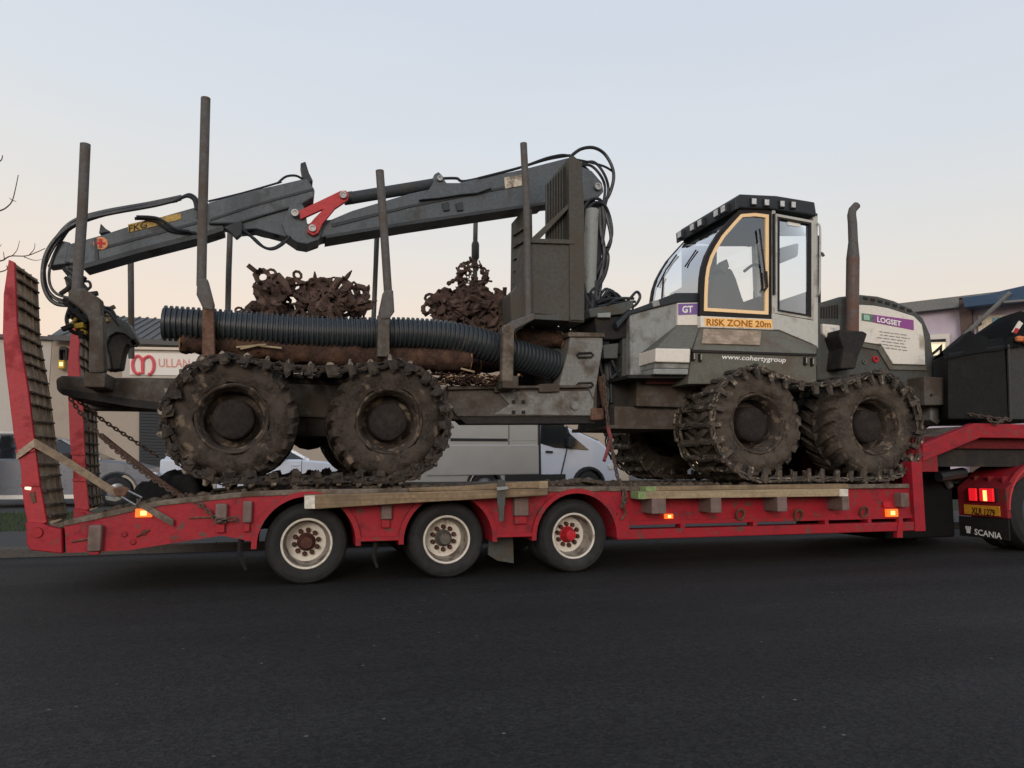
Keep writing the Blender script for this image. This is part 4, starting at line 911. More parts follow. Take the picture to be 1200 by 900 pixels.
def kquad(a, b, dx0, dx1): # a,b px corners on the rear face
    p, q = kx(*a), kx(*b)
    return MB().box((KX - dx1, min(p.y, q.y), min(p.z, q.z)), (KX - dx0, max(p.y, q.y), max(p.z, q.z)))
kquad((1137, 571), (1170, 588), 0, .03).build('lamp_housing', M['blackseal'], K)
kquad((1138.5, 572), (1148, 587), .03, .06).build('tail_lamp', M['tailred'], K, bevel=.006)
tl = kquad((1151, 572), (1168, 588), .03, .06).build('tail_lamp', M['tailred'], K, bevel=.006, label='tail lamp with lit amber bulb')
kquad((1156, 574.5), (1161, 587), .06, .064).build('bulb', M['tailhot'], tl)
pl = kquad((1130, 591), (1173, 605), .004, .012).build('number_plate', M['plate'], K, bevel=.003)
letters('XLR 1279', kx(1138.5, 602.2, -.014), kx(1166, 605.6, -.014), kx(1138.5, 594.2, -.014), M['blacktxt'], 'lettering', pl, bold=.03)
for y in (8.25, 8.85): MB().box((7.9, y, .62), (12.5, y + .1, .86)).build('chassis_rail', M['under'], K)
MB().box((8.2, 8.1, .86), (9.2, 9.1, 1.0)).build('fifth_wheel', M['under'], K, bevel=.02)
MB().box((7.9, 8.0, .45), (8.0, 9.2, .85)).build('rear_crossmember', M['under'], K)
MB().tube([(8.0, 7.6, .95), (8.4, 7.6, 1.0), (8.6, 7.9, .95)], .07, 8).build('air_hose', M['hose'], K, smooth=40)
MB().tube(pxpath([(1113, 570, 7.9), (1108, 560, 7.9), (1114, 555, 8), (1130, 556, 8)], 4), .05, 8).build('coupling', M['engine'], K, smooth=40)
for p_, q_ in (((1085, 556), (1130, 550)), ((1085, 562), (1140, 566))):
    MB().tube([P(*p_, 8.2), P(*q_, 8.1)], .025, 6).build('brake_pipe', M['engine'], K)
MB().box((9.5, 7.4, .45), (12.4, 8.2, .95)).build('fuel_tank', M['silver'], K, bevel=.08)
MB().box((7.45, 7.95, .14), (8.6, 9.75, 1.26)).build('dark_gap_block', M['tarp'], K, bevel=.03)  # black block added to darken the see-through gap under the gooseneck
MB().box((8.15, 8.15, .08), (8.3, 8.3, .9)).build('support_leg', M['under'], K, bevel=.02)
# the part of the tractor ahead of the frame: cab, front axle
MB().xz([(12.55, .55), (12.55, 3.35), (12.75, 3.65), (14.25, 3.55), (14.75, 2.3), (14.8, .5), (14.55, .38), (14.25, .38)] + [(13.75 + .58 * math.cos(R(a)), .5 + .58 * math.sin(R(a))) for a in range(0, 181, 15)] + [(13.1, .45)], 7.3, 9.8).build('cab', M['red'], K, bevel=.08, smooth=30)
MB().xz([(13.35, 1.75), (13.35, 2.55), (14.3, 2.55), (14.5, 1.75)], 7.28, 7.33).build('side_window', M['carglass'], K, bevel=.02)
MB().loft([(14.32, 7.45, 3.1), (14.32, 9.65, 3.1), (14.70, 9.65, 2.0), (14.70, 7.45, 2.0)], [(14.40, 7.45, 3.1), (14.40, 9.65, 3.1), (14.78, 9.65, 2.0), (14.78, 7.45, 2.0)]).build('windscreen', M['carglass'], K)
for y_, s_ in ((7.32, 1), (9.78, -1)):
    wf = empty('wheel', (13.75, y_, .5), K)
    MB().lathe([(.28, .05 * s_), (.33, .0), (.44, .0), (.49, .04 * s_), (.50, .08 * s_), (.50, .26 * s_), (.47, .3 * s_), (.28, .3 * s_)], (13.75, y_, .5), seg=40).build('tyre', M['tyre'], wf, smooth=35)
    MB().lathe([(0, -.02 * s_), (.09, -.02 * s_), (.1, .03 * s_), (.22, .04 * s_), (.28, .0), (.29, .05 * s_)], (13.75, y_, .5), seg=28).build('rim', M['silver'], wf, smooth=35)
for y in (8.25, 8.85): MB().box((12.5, y, .62), (14.4, y + .1, .86)).build('chassis_rail', M['under'], K)
# ------------------------------------------------------------------ load on the gooseneck
bn = thing('equipment_bin', (9.2, 8.5, 1.66), 'large black equipment bin standing on the trailer gooseneck', 'bin')
BYN = 7.55
bf = [P(x, y, BYN) for x, y in [(1111, 491), (1111, 414), (1126, 411.5), (1150, 408), (1178, 404), (1182, 491.5)]]
MB().loft(bf, [Vector((max(p.x, 9.45) + (.3 if i > 3 else 0), 9.5, p.z)) for i, p in enumerate(bf)]).build('bin_body', M['bin'], bn, bevel=.02)
MB().px([(1183, 491.5), (1179.5, 403), (1204, 398), (1290, 396), (1290, 491)], BYN + .03, 9.5).build('side_sheet', M['bingrey'], bn, bevel=.01)
MB().tube(pxpath([(1181.5, 404, BYN - .01), (1183, 450, BYN - .01), (1184, 490, BYN - .01)], 3), .02, 6).build('corner_seam', M['bingrey'], bn)
tp = MB()
rgt = random.Random(5)
ridge_l = [(1104, 411), (1113, 406), (1124, 399), (1131, 391), (1137.5, 383.5), (1143, 388.5), (1150, 389), (1155, 390), (1161, 395.5), (1169, 393.5), (1177.5, 392), (1179, 386), (1183, 371), (1187, 362), (1196, 358), (1206, 362), (1215, 385), (1225, 396)]
base_l = [(1107, 420), (1113, 420), (1124, 418), (1131, 416), (1137.5, 415), (1143, 414), (1150, 413), (1155, 412), (1161, 412), (1169, 411), (1177.5, 409), (1179, 408.5), (1183, 408), (1187, 407), (1196, 406), (1206, 404), (1215, 403), (1225, 402)]
rows = 8
grid = []
for k in range(rows):
    f = k / (rows - 1); row = []
    for (a, b), (c, d) in zip(ridge_l, base_l):
        # front hem to ridge, ridge to rear hem: a draped sheet with real depth
        if f <= .5: t = f / .5; p = P(c, d, BYN - .03).lerp(P(a, b, BYN + .16), t ** .8)
        else: t = (f - .5) / .5; q0 = P(a, b, BYN + .16); p = q0.lerp(Vector((max(q0.x, 9.5) + .002 * (a - 1100), 9.4, P(c, d, BYN).z)), t)
        p += Vector((0, 0, noise.noise(p * 3) * .03 if 0 < k < rows - 1 and k != 4 else 0)); row.append(p)
    grid.append(row)
for k in range(rows - 1):
    for j in range(len(ridge_l) - 1): tp.face([grid[k][j], grid[k][j + 1], grid[k + 1][j + 1], grid[k + 1][j]])
tag(tp.build('tarpaulin', M['tarp'], None, smooth=35), 'crumpled black tarpaulin heaped over the equipment bin', 'tarpaulin')
mk = thing('marker_board', P(1192, 396, BYN - .06), 'small red and white striped marker board on the bin at right edge', 'marker board')
ed = [P(1187, 389, BYN - .06), P(1191, 391, BYN - .06), P(1199, 379, BYN - .06), P(1195, 376, BYN - .06)]
MB().ext(ed, (0, .02, 0)).build('board', M['signw'], mk)
MB().ext([ed[0].lerp(ed[3], .0) + Vector((0, -.004, 0)), ed[1] + Vector((0, -.004, 0)), ed[1].lerp(ed[2], .45) + Vector((0, -.004, 0)), ed[0].lerp(ed[3], .38) + Vector((0, -.004, 0))], (0, .003, 0)).build('stripe', M['hubred'], mk)
rgx = MB()
for i in range(9):
    c = P(1199 + rgt.uniform(-5, 9), 398 + rgt.uniform(-3, 4), BYN - .08); rgx.ball(c, (.05, .05, .035), sub=2)
tag(rgx.build('orange_bundle', M['skin'], None, smooth=60), 'crumpled orange webbing bundle below the striped marker board', 'webbing')
# ================================================================== FORWARDER
FY, FY2, WW = 7.30, 10.10, .70
F = thing('forwarder', (3.2, 8.7, .875), 'muddy eight wheeled forestry forwarder with crane carried on the red trailer', 'forwarder')
XRW, ZRW = (-.516, .939), 1.53
XFW, ZFW = (5.149, 6.789), 1.572
FS = 1.075        # front tyres stand a little taller
TR = .575
def tyre_mesh(name, m, seed):
    prof = [(.325, .06), (.335, .025), (.37, .012), (.43, .0), (.48, .012), (.52, .045), (.548, .10), (.556, .2), (.558, .35), (.556, .5), (.548, .6), (.52, .655), (.48, .69), (.43, .70), (.36, .685), (.325, .64)]
    pf = []
    for q0, q1 in zip(prof, prof[1:]): pf += [q0, ((q0[0] + q1[0]) / 2, (q0[1] + q1[1]) / 2)]
    pf.append(prof[-1])
    mb = MB().lathe(pf, (seed * 3.3, 0, 0), seg=120, jit=.022)
    for v in mb.v: v += Vector((noise.noise(v * 27), noise.noise(v * 27 + Vector((4, 4, 1))), noise.noise(v * 27 + Vector((1, 9, 6))))) * .011
    # tread bars, slanting both ways
    n = 22; c = Vector((seed * 3.3, 0, 0))
    for k in range(n):
        for sgn in (0, 1):
            a0 = 2 * math.pi * (k + .5 * sgn) / n; pts = []
            for (yy, da, r0, r1, wd) in ((.035, .0, .49, .55, .10), (.10, .03, .53, .592, .11), (.24, .14, .545, .597, .095), (.36, .24, .545, .595, .085)):
                y_ = yy if not sgn else .70 - yy
                for (dw, r_) in ((-wd, r0), (-wd * .7, r1), (wd * .7, r1), (wd, r0)):
                    a = a0 + da + dw; j = noise.noise(Vector((a * 5, y_ * 9, seed))) * .012
                    pts.append(c + Vector(((r_ + j) * math.cos(a), y_, (r_ + j) * math.sin(a))))
            for i in range(3):
                A, B = pts[i * 4:i * 4 + 4], pts[i * 4 + 4:i * 4 + 8]
                for q in range(3): mb.face([A[q], A[q + 1], B[q + 1], B[q]])
            mb.face(pts[0:4]); mb.face(pts[12:16])
    for v in mb.v: v.x -= seed * 3.3
    return mb.mesh(name, m, smooth=50)
def rim_mesh(m):
    return MB().lathe([(.33, .07), (.332, .035), (.318, .02), (.305, .03), (.298, .05), (.292, .10), (.275, .125), (.268, .16), (.266, .26), (.255, .32), (.19, .325)], (0, 0, 0), seg=48, jit=.006).mesh('rim', m, smooth=40)
def hub_mesh(m):
    return MB().lathe([(.20, .34), (.192, .16), (.185, .135), (.165, .12), (.10, .112), (.04, .108), (0, .106)], (0, 0, 0), seg=40, jit=.006).mesh('hub', m, smooth=40)
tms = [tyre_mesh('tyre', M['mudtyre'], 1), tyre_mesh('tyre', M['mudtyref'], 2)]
rms = [rim_mesh(M['mudrim']), rim_mesh(M['mudrim'])]; hms = [hub_mesh(M['dark'])] * 2
for fr_, xs_, z_ in ((0, XRW, ZRW), (1, XFW, ZFW)):
    for i, x in enumerate(xs_):
        for far in (0, 1):
            y = FY2 if far else FY; rz = math.pi if far else 0
            a = random.uniform(0, 6.28)
            wh = empty('wheel', (x, y, z_), F)
            rot = Matrix.Rotation(rz, 3, 'Z') @ Matrix.Rotation(a, 3, 'Y')
            e = rot.to_euler()
            sc_ = [FS, 1, FS] if fr_ else None
            inst(tms[fr_], 'tyre', wh, (x, y, z_), e, sc_); inst(rms[fr_], 'rim', wh, (x, y, z_), e, sc_); inst(hms[fr_], 'hub', wh, (x, y, z_), e, sc_)
# ---- bogie tracks
def loop(xs_, z_, r, sag, pitch, wav=0.0):
    x1, x2 = xs_; d = x2 - x1; Lh = math.pi * r; tot = 2 * d + 2 * Lh; n = round(tot / pitch); out = []
    for k in range(n):
        s_ = tot * k / n
        if s_ < d:            # bottom, travelling +X
            t = s_ / d; x, z, a = x1 + s_, z_ - r, -math.pi / 2
        elif s_ < d + Lh:
            a = -math.pi / 2 + (s_ - d) / r; x, z = x2 + r * math.cos(a), z_ + r * math.sin(a)
        elif s_ < 2 * d + Lh:
            t = (s_ - d - Lh) / d; x, z, a = x2 - t * d, z_ + r - sag * math.sin(math.pi * t), math.pi / 2 + sag * math.pi / d * math.cos(math.pi * t)
        else:
            a = math.pi / 2 + (s_ - 2 * d - Lh) / r; x, z = x1 + r * math.cos(a), z_ + r * math.sin(a)
        out.append((x, z, a))
    return out
def shoe_mesh(front, var):
    rs = random.Random(40 + var); mb = MB(); h = .40
    if not front:
        mb.box((-.055, -h, -.012), (.055, h, .018))
        mb.loft([(-.022, -h + .02, .018), (.022, -h + .02, .018), (.022, h - .02, .018), (-.022, h - .02, .018)], [(-.010, -h + .05, .058), (.010, -h + .05, .058), (.010, h - .05, .058), (-.010, h - .05, .058)])
        for s_ in (-1, 1):
            y0 = s_ * h
            # cheek that folds over the tyre shoulder, with its knuckle and pointed stud
            mb.loft([(-.05, y0 - s_ * .05, .02), (.05, y0 - s_ * .05, .02), (.046, y0 + s_ * .02, .005), (-.046, y0 + s_ * .02, .005)], [(-.032, y0 + s_ * .0, -.085), (.028, y0 + s_ * .0, -.095), (.024, y0 + s_ * .026, -.105), (-.026, y0 + s_ * .026, -.095)])
            mb.ball((rs.uniform(-.02, .02), y0 + s_ * .02, -.06), (.045, .028, .04))
            mb.lathe([(.04, .0), (.030, .03), (.012, .056), (0, .058)], (rs.uniform(-.01, .01), y0 - s_ * .03, .0), axis='z', seg=6, slot=1)
            mb.ball((.05, y0 - s_ * .02, -.01), (.04, .03, .035)); mb.ball((-.05, y0 - s_ * .0, -.03), (.035, .03, .03))
            mb.tube([(.0 + math.cos(a) * .058 + .098, y0 - s_ * .012, math.sin(a) * .024 - .015) for a in [q * math.pi / 4 for q in range(8)]], .0145, 5, closed=True)
    else:
        pts = [(rs.uniform(-.02, .02), -h + i * h / 4 * 1.0, .002 + rs.uniform(-.012, .02)) for i in range(9)]
        mb.tube(pts, [.026 + rs.uniform(-.004, .012) for _ in pts], 6)
        mb.box((-.03, -h + .08, -.014), (.03, h - .08, .012))
        for s_ in (-1, 1):
            y0 = s_ * h
            mb.loft([(-.035, y0 - s_ * .06, .03), (.035, y0 - s_ * .06, .03), (.03, y0 + s_ * .012, .012), (-.03, y0 + s_ * .012, .012)], [(-.026, y0 - s_ * .0, -.10), (.026, y0 - s_ * .0, -.10), (.02, y0 + s_ * .025, -.11), (-.02, y0 + s_ * .025, -.11)])
            tw = rs.uniform(-.4, .4)
            mb.tube([(.097 + math.cos(a) * .066, y0 + s_ * (.005 + math.sin(a) * .02 * math.sin(tw)), math.sin(a) * .018 + .0) for a in [q * math.pi / 5 for q in range(10)]], .0125, 5, slot=1, closed=True)
            mb.ball((0, y0 + s_ * .004, .012), (.03, .026, .024), slot=1)
    for v in mb.v: v += Vector((noise.noise(v * 21 + Vector((var, 0, 0))), noise.noise(v * 21 + Vector((0, var, 3))), noise.noise(v * 21 + Vector((7, 2, var))))) * (.014 if front else .022)
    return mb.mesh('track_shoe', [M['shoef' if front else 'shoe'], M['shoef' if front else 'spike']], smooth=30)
sms = [[shoe_mesh(0, v) for v in range(7)], [shoe_mesh(1, v + 9) for v in range(5)]]
for fr_, xs_, z_ in ((0, XRW, ZRW), (1, XFW, ZFW)):
    pts = loop(xs_, z_, (TR * FS + .022) if fr_ else TR + .012, .09 if not fr_ else .17, .195)
    for far in (0, 1):
        yc = (FY + WW / 2) if not far else (FY2 - WW / 2)
        # two side cables of links carry the shoes
        mb = MB()
        fine = loop(xs_, z_, (TR * FS + .015) if fr_ else TR + .004, .09 if not fr_ else .17, .05)
        for s_ in (-1, 1):
            mb.tube([(x, yc + s_ * .335, z) for x, z, a in fine], .02, 5, closed=True)
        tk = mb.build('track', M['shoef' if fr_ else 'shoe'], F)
        for k, (x, z, a) in enumerate(pts):
            a += random.uniform(-.05, .05)
            o_, t_ = Vector((math.cos(a), 0, math.sin(a))), Vector((-math.sin(a), 0, math.cos(a)))
            mt = Matrix((t_, o_.cross(t_), o_)).transposed()
            inst(random.choice(sms[fr_]), 'track_shoe', tk, (x, yc + random.uniform(-.015, .015), z), mt.to_euler(), (random.uniform(.85, 1.25), 1, random.uniform(.85, 1.2)))
# ---- bogies, axles
for yb in (8.02, 9.06):
    MB().px([(300, 455), (345, 440), (400, 440), (445, 455), (440, 500), (395, 512), (345, 512), (295, 500)], yb, yb + .30).build('bogie_case', M['dark'], F, bevel=.03)
    MB().xz([(5.0, 1.42), (5.3, 1.75), (6.65, 1.75), (6.95, 1.42), (6.6, 1.32), (5.3, 1.32)], yb, yb + .3).build('bogie_case', M['dark'], F, bevel=.03)
for xs_, z_ in ((XRW, ZRW), (XFW, ZFW)):
    MB().lathe([(.14, 8.2), (.17, 8.5), (.26, 8.6), (.26, 8.8), (.17, 8.9), (.14, 9.2)], (sum(xs_) / 2, 0, z_), seg=16).build('axle', M['dark'], F, smooth=40)
# ---- rear frame
BKY, BKY2 = 7.60, 9.80
MB().px([(65, 444), (72, 440), (200, 445), (420, 452), (700, 452), (700, 488), (560, 492), (420, 492), (200, 481), (150, 475), (72, 462), (66, 457)], 7.98, 8.30).build('frame_beam', M['frame'], F, bevel=.02)
MB().px([(65, 444), (72, 440), (200, 445), (420, 452), (700, 452), (700, 488), (560, 492), (420, 492), (200, 481), (150, 475), (72, 462), (66, 457)], 8.02, 8.30)
fb = MB(); a = P(70, 443, 7.98); b = P(700, 452, 7.98)
fb.xz([(a.x, a.z - .22), (a.x, a.z - .01), (b.x, b.z - .02), (b.x, b.z - .30)], 9.1, 9.4); fb.build('frame_beam', M['frame'], F, bevel=.02)
MB().box((a.x + .02, 8.3, a.z - .18), (a.x + .25, 9.1, a.z - .02)).build('end_beam', M['frame'], F, bevel=.02)
MB().px([(70, 455), (150, 467), (200, 473), (200, 482), (150, 476), (74, 463)], 7.965, 7.985).build('lower_flange', M['under'], F)
for yy in (441.5, 446.5):
    MB().px([(97, yy), (131, yy + .6), (131, yy + 3.2), (97, yy + 2.6)], 7.90, 8.0).build('stake_plate', M['stake'], F, bevel=.004)
MB().px([(526, 456), (560, 454), (690, 453), (697, 470), (697, 488), (536, 488), (524, 472)], 7.94, 7.985).build('side_plate', M['frame'], F, bevel=.008)
MB().px([(583, 459), (690, 458), (696, 470), (694, 487), (578, 486), (597, 474)], 7.925, 7.945).build('cover_plate', M['steel'], F, bevel=.008)
MB().px([(535, 487), (697, 486), (697, 496), (546, 496.5)], 7.96, 8.3).build('lower_rail', M['under'], F)
MB().px([(525, 453), (690, 451), (690, 454), (525, 456.5)], 7.88, 8.0).build('top_rail', M['frame'], F, bevel=.006)
for x in (580, 632): MB().px([(x, 450), (x + 24, 449.5), (x + 24, 459), (x, 459.5)], 7.87, 8.0).build('rail_clamp', M['frame'], F, bevel=.008)
bo = MB()
for x, y in ((602, 471), (613.5, 471), (602, 483), (613.5, 483)): bo.px([(x - 2, y - 2), (x + 2, y - 2), (x + 2, y + 2), (x - 2, y + 2)], 7.915, 7.94)
bo.build('plate_bolts', M['under'], F)['kind'] = 'stuff'
MB().lathe([(0, 7.90), (.05, 7.90), (.055, 7.93), (.055, 7.95)], (P(674, 475, 7.9).x, 0, P(674, 475, 7.9).z), seg=18).build('pivot_pin', M['steel'], F, smooth=40)
MB().px([(693, 478), (708, 478), (708, 492), (693, 493)], 7.9, 8.6).build('joint_casting', M['rust'], F, bevel=.02)
# ---- bunks and stakes
bunk_px = [(113, 437), (243, 415), (450, 414), (597, 446)]
for i, (x, y) in enumerate(bunk_px):
    p = P(x, y, 7.65)
    zt = P(113, 437, 7.65).z if i == 0 else 2.06
    MB().box((p.x - .09, BKY, zt - .14), (p.x + .09, BKY2, zt + .0)).build('bunk_beam', M['frame'], F, bevel=.015)
def stake(pp, Y, rad, dY=0.0):
    pts = [P(x, y, Y + dY * i) for i, (x, y) in enumerate(pp)]
    MB().tube(pts, rad, 12).build('stake', M['stake'], F, smooth=40)
SY = 7.65
stake([(100, 169), (96.5, 250), (90, 342)], SY, .047)
MB().px([(84, 338), (97, 337), (118, 350), (119, 378), (106, 383), (102, 370), (92, 360), (80, 352), (79, 344)], SY - .07, SY + .07).build('stake_socket', M['frame'], F, bevel=.02)
MB().px([(104, 372), (121, 368), (122.5, 437), (103, 437)], SY - .075, SY + .075).build('stake_foot', M['frame'], F, bevel=.03)
stake([(241, 115), (237.5, 250), (236, 335)], SY, .046)
MB().px([(231, 326), (243, 326), (250.5, 355), (250, 364), (238, 362), (230, 345)], SY - .07, SY + .07).build('stake_socket', M['stake'], F, bevel=.018)
MB().px([(237, 356), (250.5, 358), (251.5, 418), (236.5, 418)], SY - .055, SY + .055).build('stake_foot', M['rust'], F, bevel=.012)
stake([(445, 200), (450, 270), (455, 347)], SY, .044)
MB().px([(450, 340), (461, 339), (462.5, 365), (456, 374), (446, 374), (445, 364)], SY - .07, SY + .07).build('stake_socket', M['stake'], F, bevel=.018)
MB().px([(443, 368), (457, 368), (456.5, 418), (442.5, 418)], SY - .055, SY + .055).build('stake_foot', M['frame'], F, bevel=.012)
stake([(613.5, 168), (617, 240), (619, 372)], SY, .040)
MB().px([(590, 380), (603.5, 380), (602, 448), (588, 448)], SY - .06, SY + .06).build('stake_foot', M['worn'], F, bevel=.025)
MB().px([(588, 384), (600, 376), (627, 366), (627, 374), (604, 386), (602, 392), (589, 392)], SY - .05, SY + .06).build('stake_socket', M['stake'], F, bevel=.015)
SF = 9.72
for pp, r_ in (([(153, 288), (153.5, 335), (154, 420)], .035), ([(270, 262), (268, 320), (266, 420)], .035), ([(443.5, 240), (440, 320), (436, 420)], .032), ([(558, 228), (557, 280), (556, 420)], .033)):
    stake(pp, SF, r_)
stake([(440.5, 262), (439, 310), (437, 420)], SF - .12, .016)
MB().lathe([(.035, 0), (.055, .04), (.055, .22), (.042, .26)], P(557, 305, SF), axis='z', seg=12).build('stake_socket', M['stake'], F, smooth=40)
# ---- headboard gate and crane base guard
MB().pxx([(599, 262), (612, 247), (620, 245), (622, 385), (600, 386), (598, 340)], 2.66, 2.70).build('gate_panel', M['gate'], F, bevel=.008)
for i in range(7):
    MB().pxx([(600, 275 + i * 14), (619, 262 + i * 15), (619, 264 + i * 15), (600, 277 + i * 14)], 2.63, 2.665).build('gate_rib', M['engine'], F)
GY = 7.78
MB().px([(617, 283), (673, 284), (685, 243), (685, 378), (667, 377), (667, 372), (623, 367), (600, 386), (598, 344), (612, 330)], GY, GY + .35).build('guard_box', M['gate'], F, bevel=.012)
MB().px([(600, 384), (623, 368), (667, 370), (667, 376), (625, 374), (606, 388), (604, 391)], GY - .015, GY + .6).build('guard_flange', M['engine'], F, bevel=.006)
MB().px([(667, 184), (672, 182), (682, 190), (685, 243), (685, 376), (668, 375), (667, 240)], GY - .02, GY + .3).build('guard_post', M['gate'], F, bevel=.01)
MB().px([(640, 281), (640, 216), (655, 197), (667, 186), (667, 281)], GY + .12, GY + .16).build('guard_mesh', M['engine'], F, bevel=.005)
MB().px([(623, 279), (668, 237), (668, 242.5), (630, 283), (623, 284)], GY + .0, GY + .09).build('guard_brace', M['gate'], F, bevel=.006)
MB().px([(622, 279), (673, 281), (674, 286), (622, 284.5)], GY - .03, GY + .4).build('guard_rail', M['gate'], F, bevel=.006)
for i in range(8): MB().px([(642 + i * 3.1, 215 - i * 3.2), (643 + i * 3.1, 214 - i * 3.2), (643 + i * 3.1, 279), (642 + i * 3.1, 279)], GY + .105, GY + .121).build('mesh_bar', M['under'], F)
MB().px([(603, 340), (612, 328), (612, 385), (600, 386)], GY - .004, GY + .05).build('guard_edge', M['gate'], F)
# pillar under the crane
MB().px([(668, 393), (706, 394), (707, 404), (697, 465), (690, 478), (655, 480), (655, 452), (666, 410)], 7.98, 8.25).build('pillar_plate', M['steel'], F, bevel=.015)
MB().px([(666, 389), (709, 390), (709, 395), (666, 394.5)], 7.95, 8.6).build('pillar_cap', M['worn'], F, bevel=.01)
for y in (416, 451):
    c = [P(x, yy, 7.97) for x, yy in ((678, y - 2), (693, y - 2.5), (695, y), (693, y + 2.5), (678, y + 3), (676, y))]
    MB().tube(c, .014, 6, closed=True).build('step_slot', M['under'], F)
MB().px([(640, 385), (668, 392), (668, 452), (640, 452)], 8.3, 8.8).build('inner_plate', M['engine'], F)
MB().px([(603, 378), (668, 384), (668, 452), (600, 452)], 8.72, 8.82).build('dark_gap_plate', M['dark'], F)  # dark plate added as shade, closing the bright gap below the guard
MB().px([(690, 392), (712, 380), (712, 470), (700, 480), (694, 470)], 8.35, 9.0).build('slew_base', M['under'], F, bevel=.03)
# articulation: hydraulics, rams, valve blocks
art = MB()
art.px([(697, 372), (760, 368), (760, 392), (720, 398), (700, 398)], 8.1, 9.2)
art.px([(720, 440), (748, 440), (748, 500), (712, 500)], 8.2, 9.2)
art.build('joint_block', M['under'], F, bevel=.02)
MB().px([(707, 404), (725, 402), (724, 420), (708, 420)], 8.05, 8.3).build('valve_box', M['engine'], F, bevel=.012)
MB().px([(690, 362), (742, 352), (742, 360), (730, 368), (692, 372)], 8.05, 8.9).build('hose_tray', M['engine'], F, bevel=.012)
MB().px([(700, 367), (716, 366), (716, 372), (701, 372)], 8.03, 8.2).build('valve_block', M['panelgrey'], F, bevel=.01)
MB().tube([P(711, 405, 8.3), P(713, 440, 8.3), P(713, 490, 8.3)], .05, 10).build('joint_pin', M['engine'], F, smooth=40)
MB().tube([P(703, 442, 8.15), P(709, 478, 8.05)], .035, 8).build('steering_ram', M['rust'], F, smooth=40)
rh = random.Random(21)
hm_ = MB()
for i in range(26):
    x0_, y0_ = rh.uniform(690, 712), rh.uniform(352, 372)
    x1_, y1_ = rh.uniform(718, 745), rh.uniform(348, 362)
    Y_ = rh.uniform(8.05, 8.9)
    hm_.tube(pxpath([(x0_, y0_, Y_), ((x0_ + x1_) / 2, min(y0_, y1_) - rh.uniform(-3, 12), Y_ + rh.uniform(-.1, .1)), (x1_, y1_, Y_)], 6), .018, 6)
for i in range(16):
    x0_, y0_ = rh.uniform(697, 725), rh.uniform(385, 400)
    x1_, y1_ = rh.uniform(712, 746), rh.uniform(440, 498)
    Y_ = rh.uniform(8.1, 8.8)
    hm_.tube(pxpath([(x0_, y0_, Y_), (rh.uniform(704, 740), (y0_ + y1_) / 2, Y_ + rh.uniform(-.15, .1)), (x1_, y1_, Y_)], 5), .02, 6)
for pp in ([(726, 362), (738, 350), (746, 342), (750, 348), (744, 358), (732, 362)], [(684, 332), (688, 350), (694, 362)], [(690, 345), (697, 338), (700, 352)], [(728, 366), (760, 360), (790, 350)]):
    hm_.tube(pxpath([(x, y, 8.1) for x, y in pp], 6), .018, 6)
hm_.build('hose_bundle', M['hose'], F, smooth=50)['kind'] = 'stuff'
# ---- crane (boom stowed over the load)
BMY = 8.45
C_ = empty('crane', P(692, 300, BMY + .15), F)
MB().px([(686, 232), (706, 236), (712, 262), (706, 300), (700, 345), (704, 380), (686, 382)], BMY - .02, BMY + .5).build('slew_column', M['boomd'], C_, bevel=.03)
MB().tube([P(694, 246, BMY - .1), P(690, 345, BMY - .1)], .085, 14).build('lift_cylinder', M['panelgrey'], C_, smooth=40)
MB().tube([P(697, 330, BMY - .12), P(692, 372, BMY - .12)], .06, 12).build('cylinder_rod', M['boomd'], C_, smooth=40)
MB().px([(676, 192), (694, 200), (706, 214), (708, 224), (701, 232), (684, 236), (672, 240)], BMY - .08, BMY + .4).build('boom_knuckle', M['boom'], C_, bevel=.02)
def pin(px_, py_, Y, r, parent, name='pivot_pin'):
    p = P(px_, py_, Y)
    MB().lathe([(0, 0), (r * .55, 0), (r * .6, -.012), (r, -.012), (r * 1.05, .03)], (p.x, Y - .02, p.z), seg=18).build(name, M['chrome'], parent, smooth=40)
pin(700, 219, BMY - .1, .045, C_)
mbm = MB().px([(378, 278), (367, 283), (356, 280), (352, 268), (368, 258), (388, 257), (413, 246.5), (480, 226.5), (547, 212), (613, 198), (668, 184), (690, 198), (690, 234), (640, 239), (560, 249), (480, 262.5), (425, 270)], BMY, BMY + .30)
boom = mbm.build('main_boom', M['boom'], C_, bevel=.018)
MB().px([(388, 262), (480, 240), (613, 214), (613, 217), (480, 243), (390, 266)], BMY - .012, BMY + .01).build('boom_seam', M['boomd'], boom, bevel=.003)
MB().px([(382, 276), (480, 259), (640, 236.5), (640, 239.5), (480, 263), (382, 279)], BMY - .03, BMY + .33).build('bottom_flange', M['boomd'], boom)
MB().px([(491, 234), (500, 226), (508, 214), (509, 204), (514, 201), (519, 206), (523, 214), (545, 214), (570, 213), (577, 220), (560, 226), (540, 228), (515, 232)], BMY - .06, BMY + .36).build('cylinder_bracket', M['boom'], C_, bevel=.012)
pin(515, 209.5, BMY - .07, .032, C_)
MB().tube([P(509, 216, BMY + .1), P(412, 232, BMY + .1)], .072, 14).build('boom_cylinder', M['boomd'], C_, smooth=40)
MB().tube([P(414, 231.5, BMY + .1), P(403, 233, BMY + .1)], .075, 14).build('cylinder_gland', M['boomd'], C_, smooth=40)
MB().px([(591, 208), (612, 204.5), (613, 217), (592, 221)], BMY - .014, BMY + .0).build('data_plate', mat('data_plate', (.55, .50, .40), .5, mud=.4, mudcol=(.2, .17, .14), scale=9), C_)
for x in (518, 534): MB().px([(x, 238), (x + 8, 236), (x + 9, 246), (x + 2, 247)], BMY - .03, BMY + .0).build('hose_clip', M['boomd'], C_, bevel=.005)
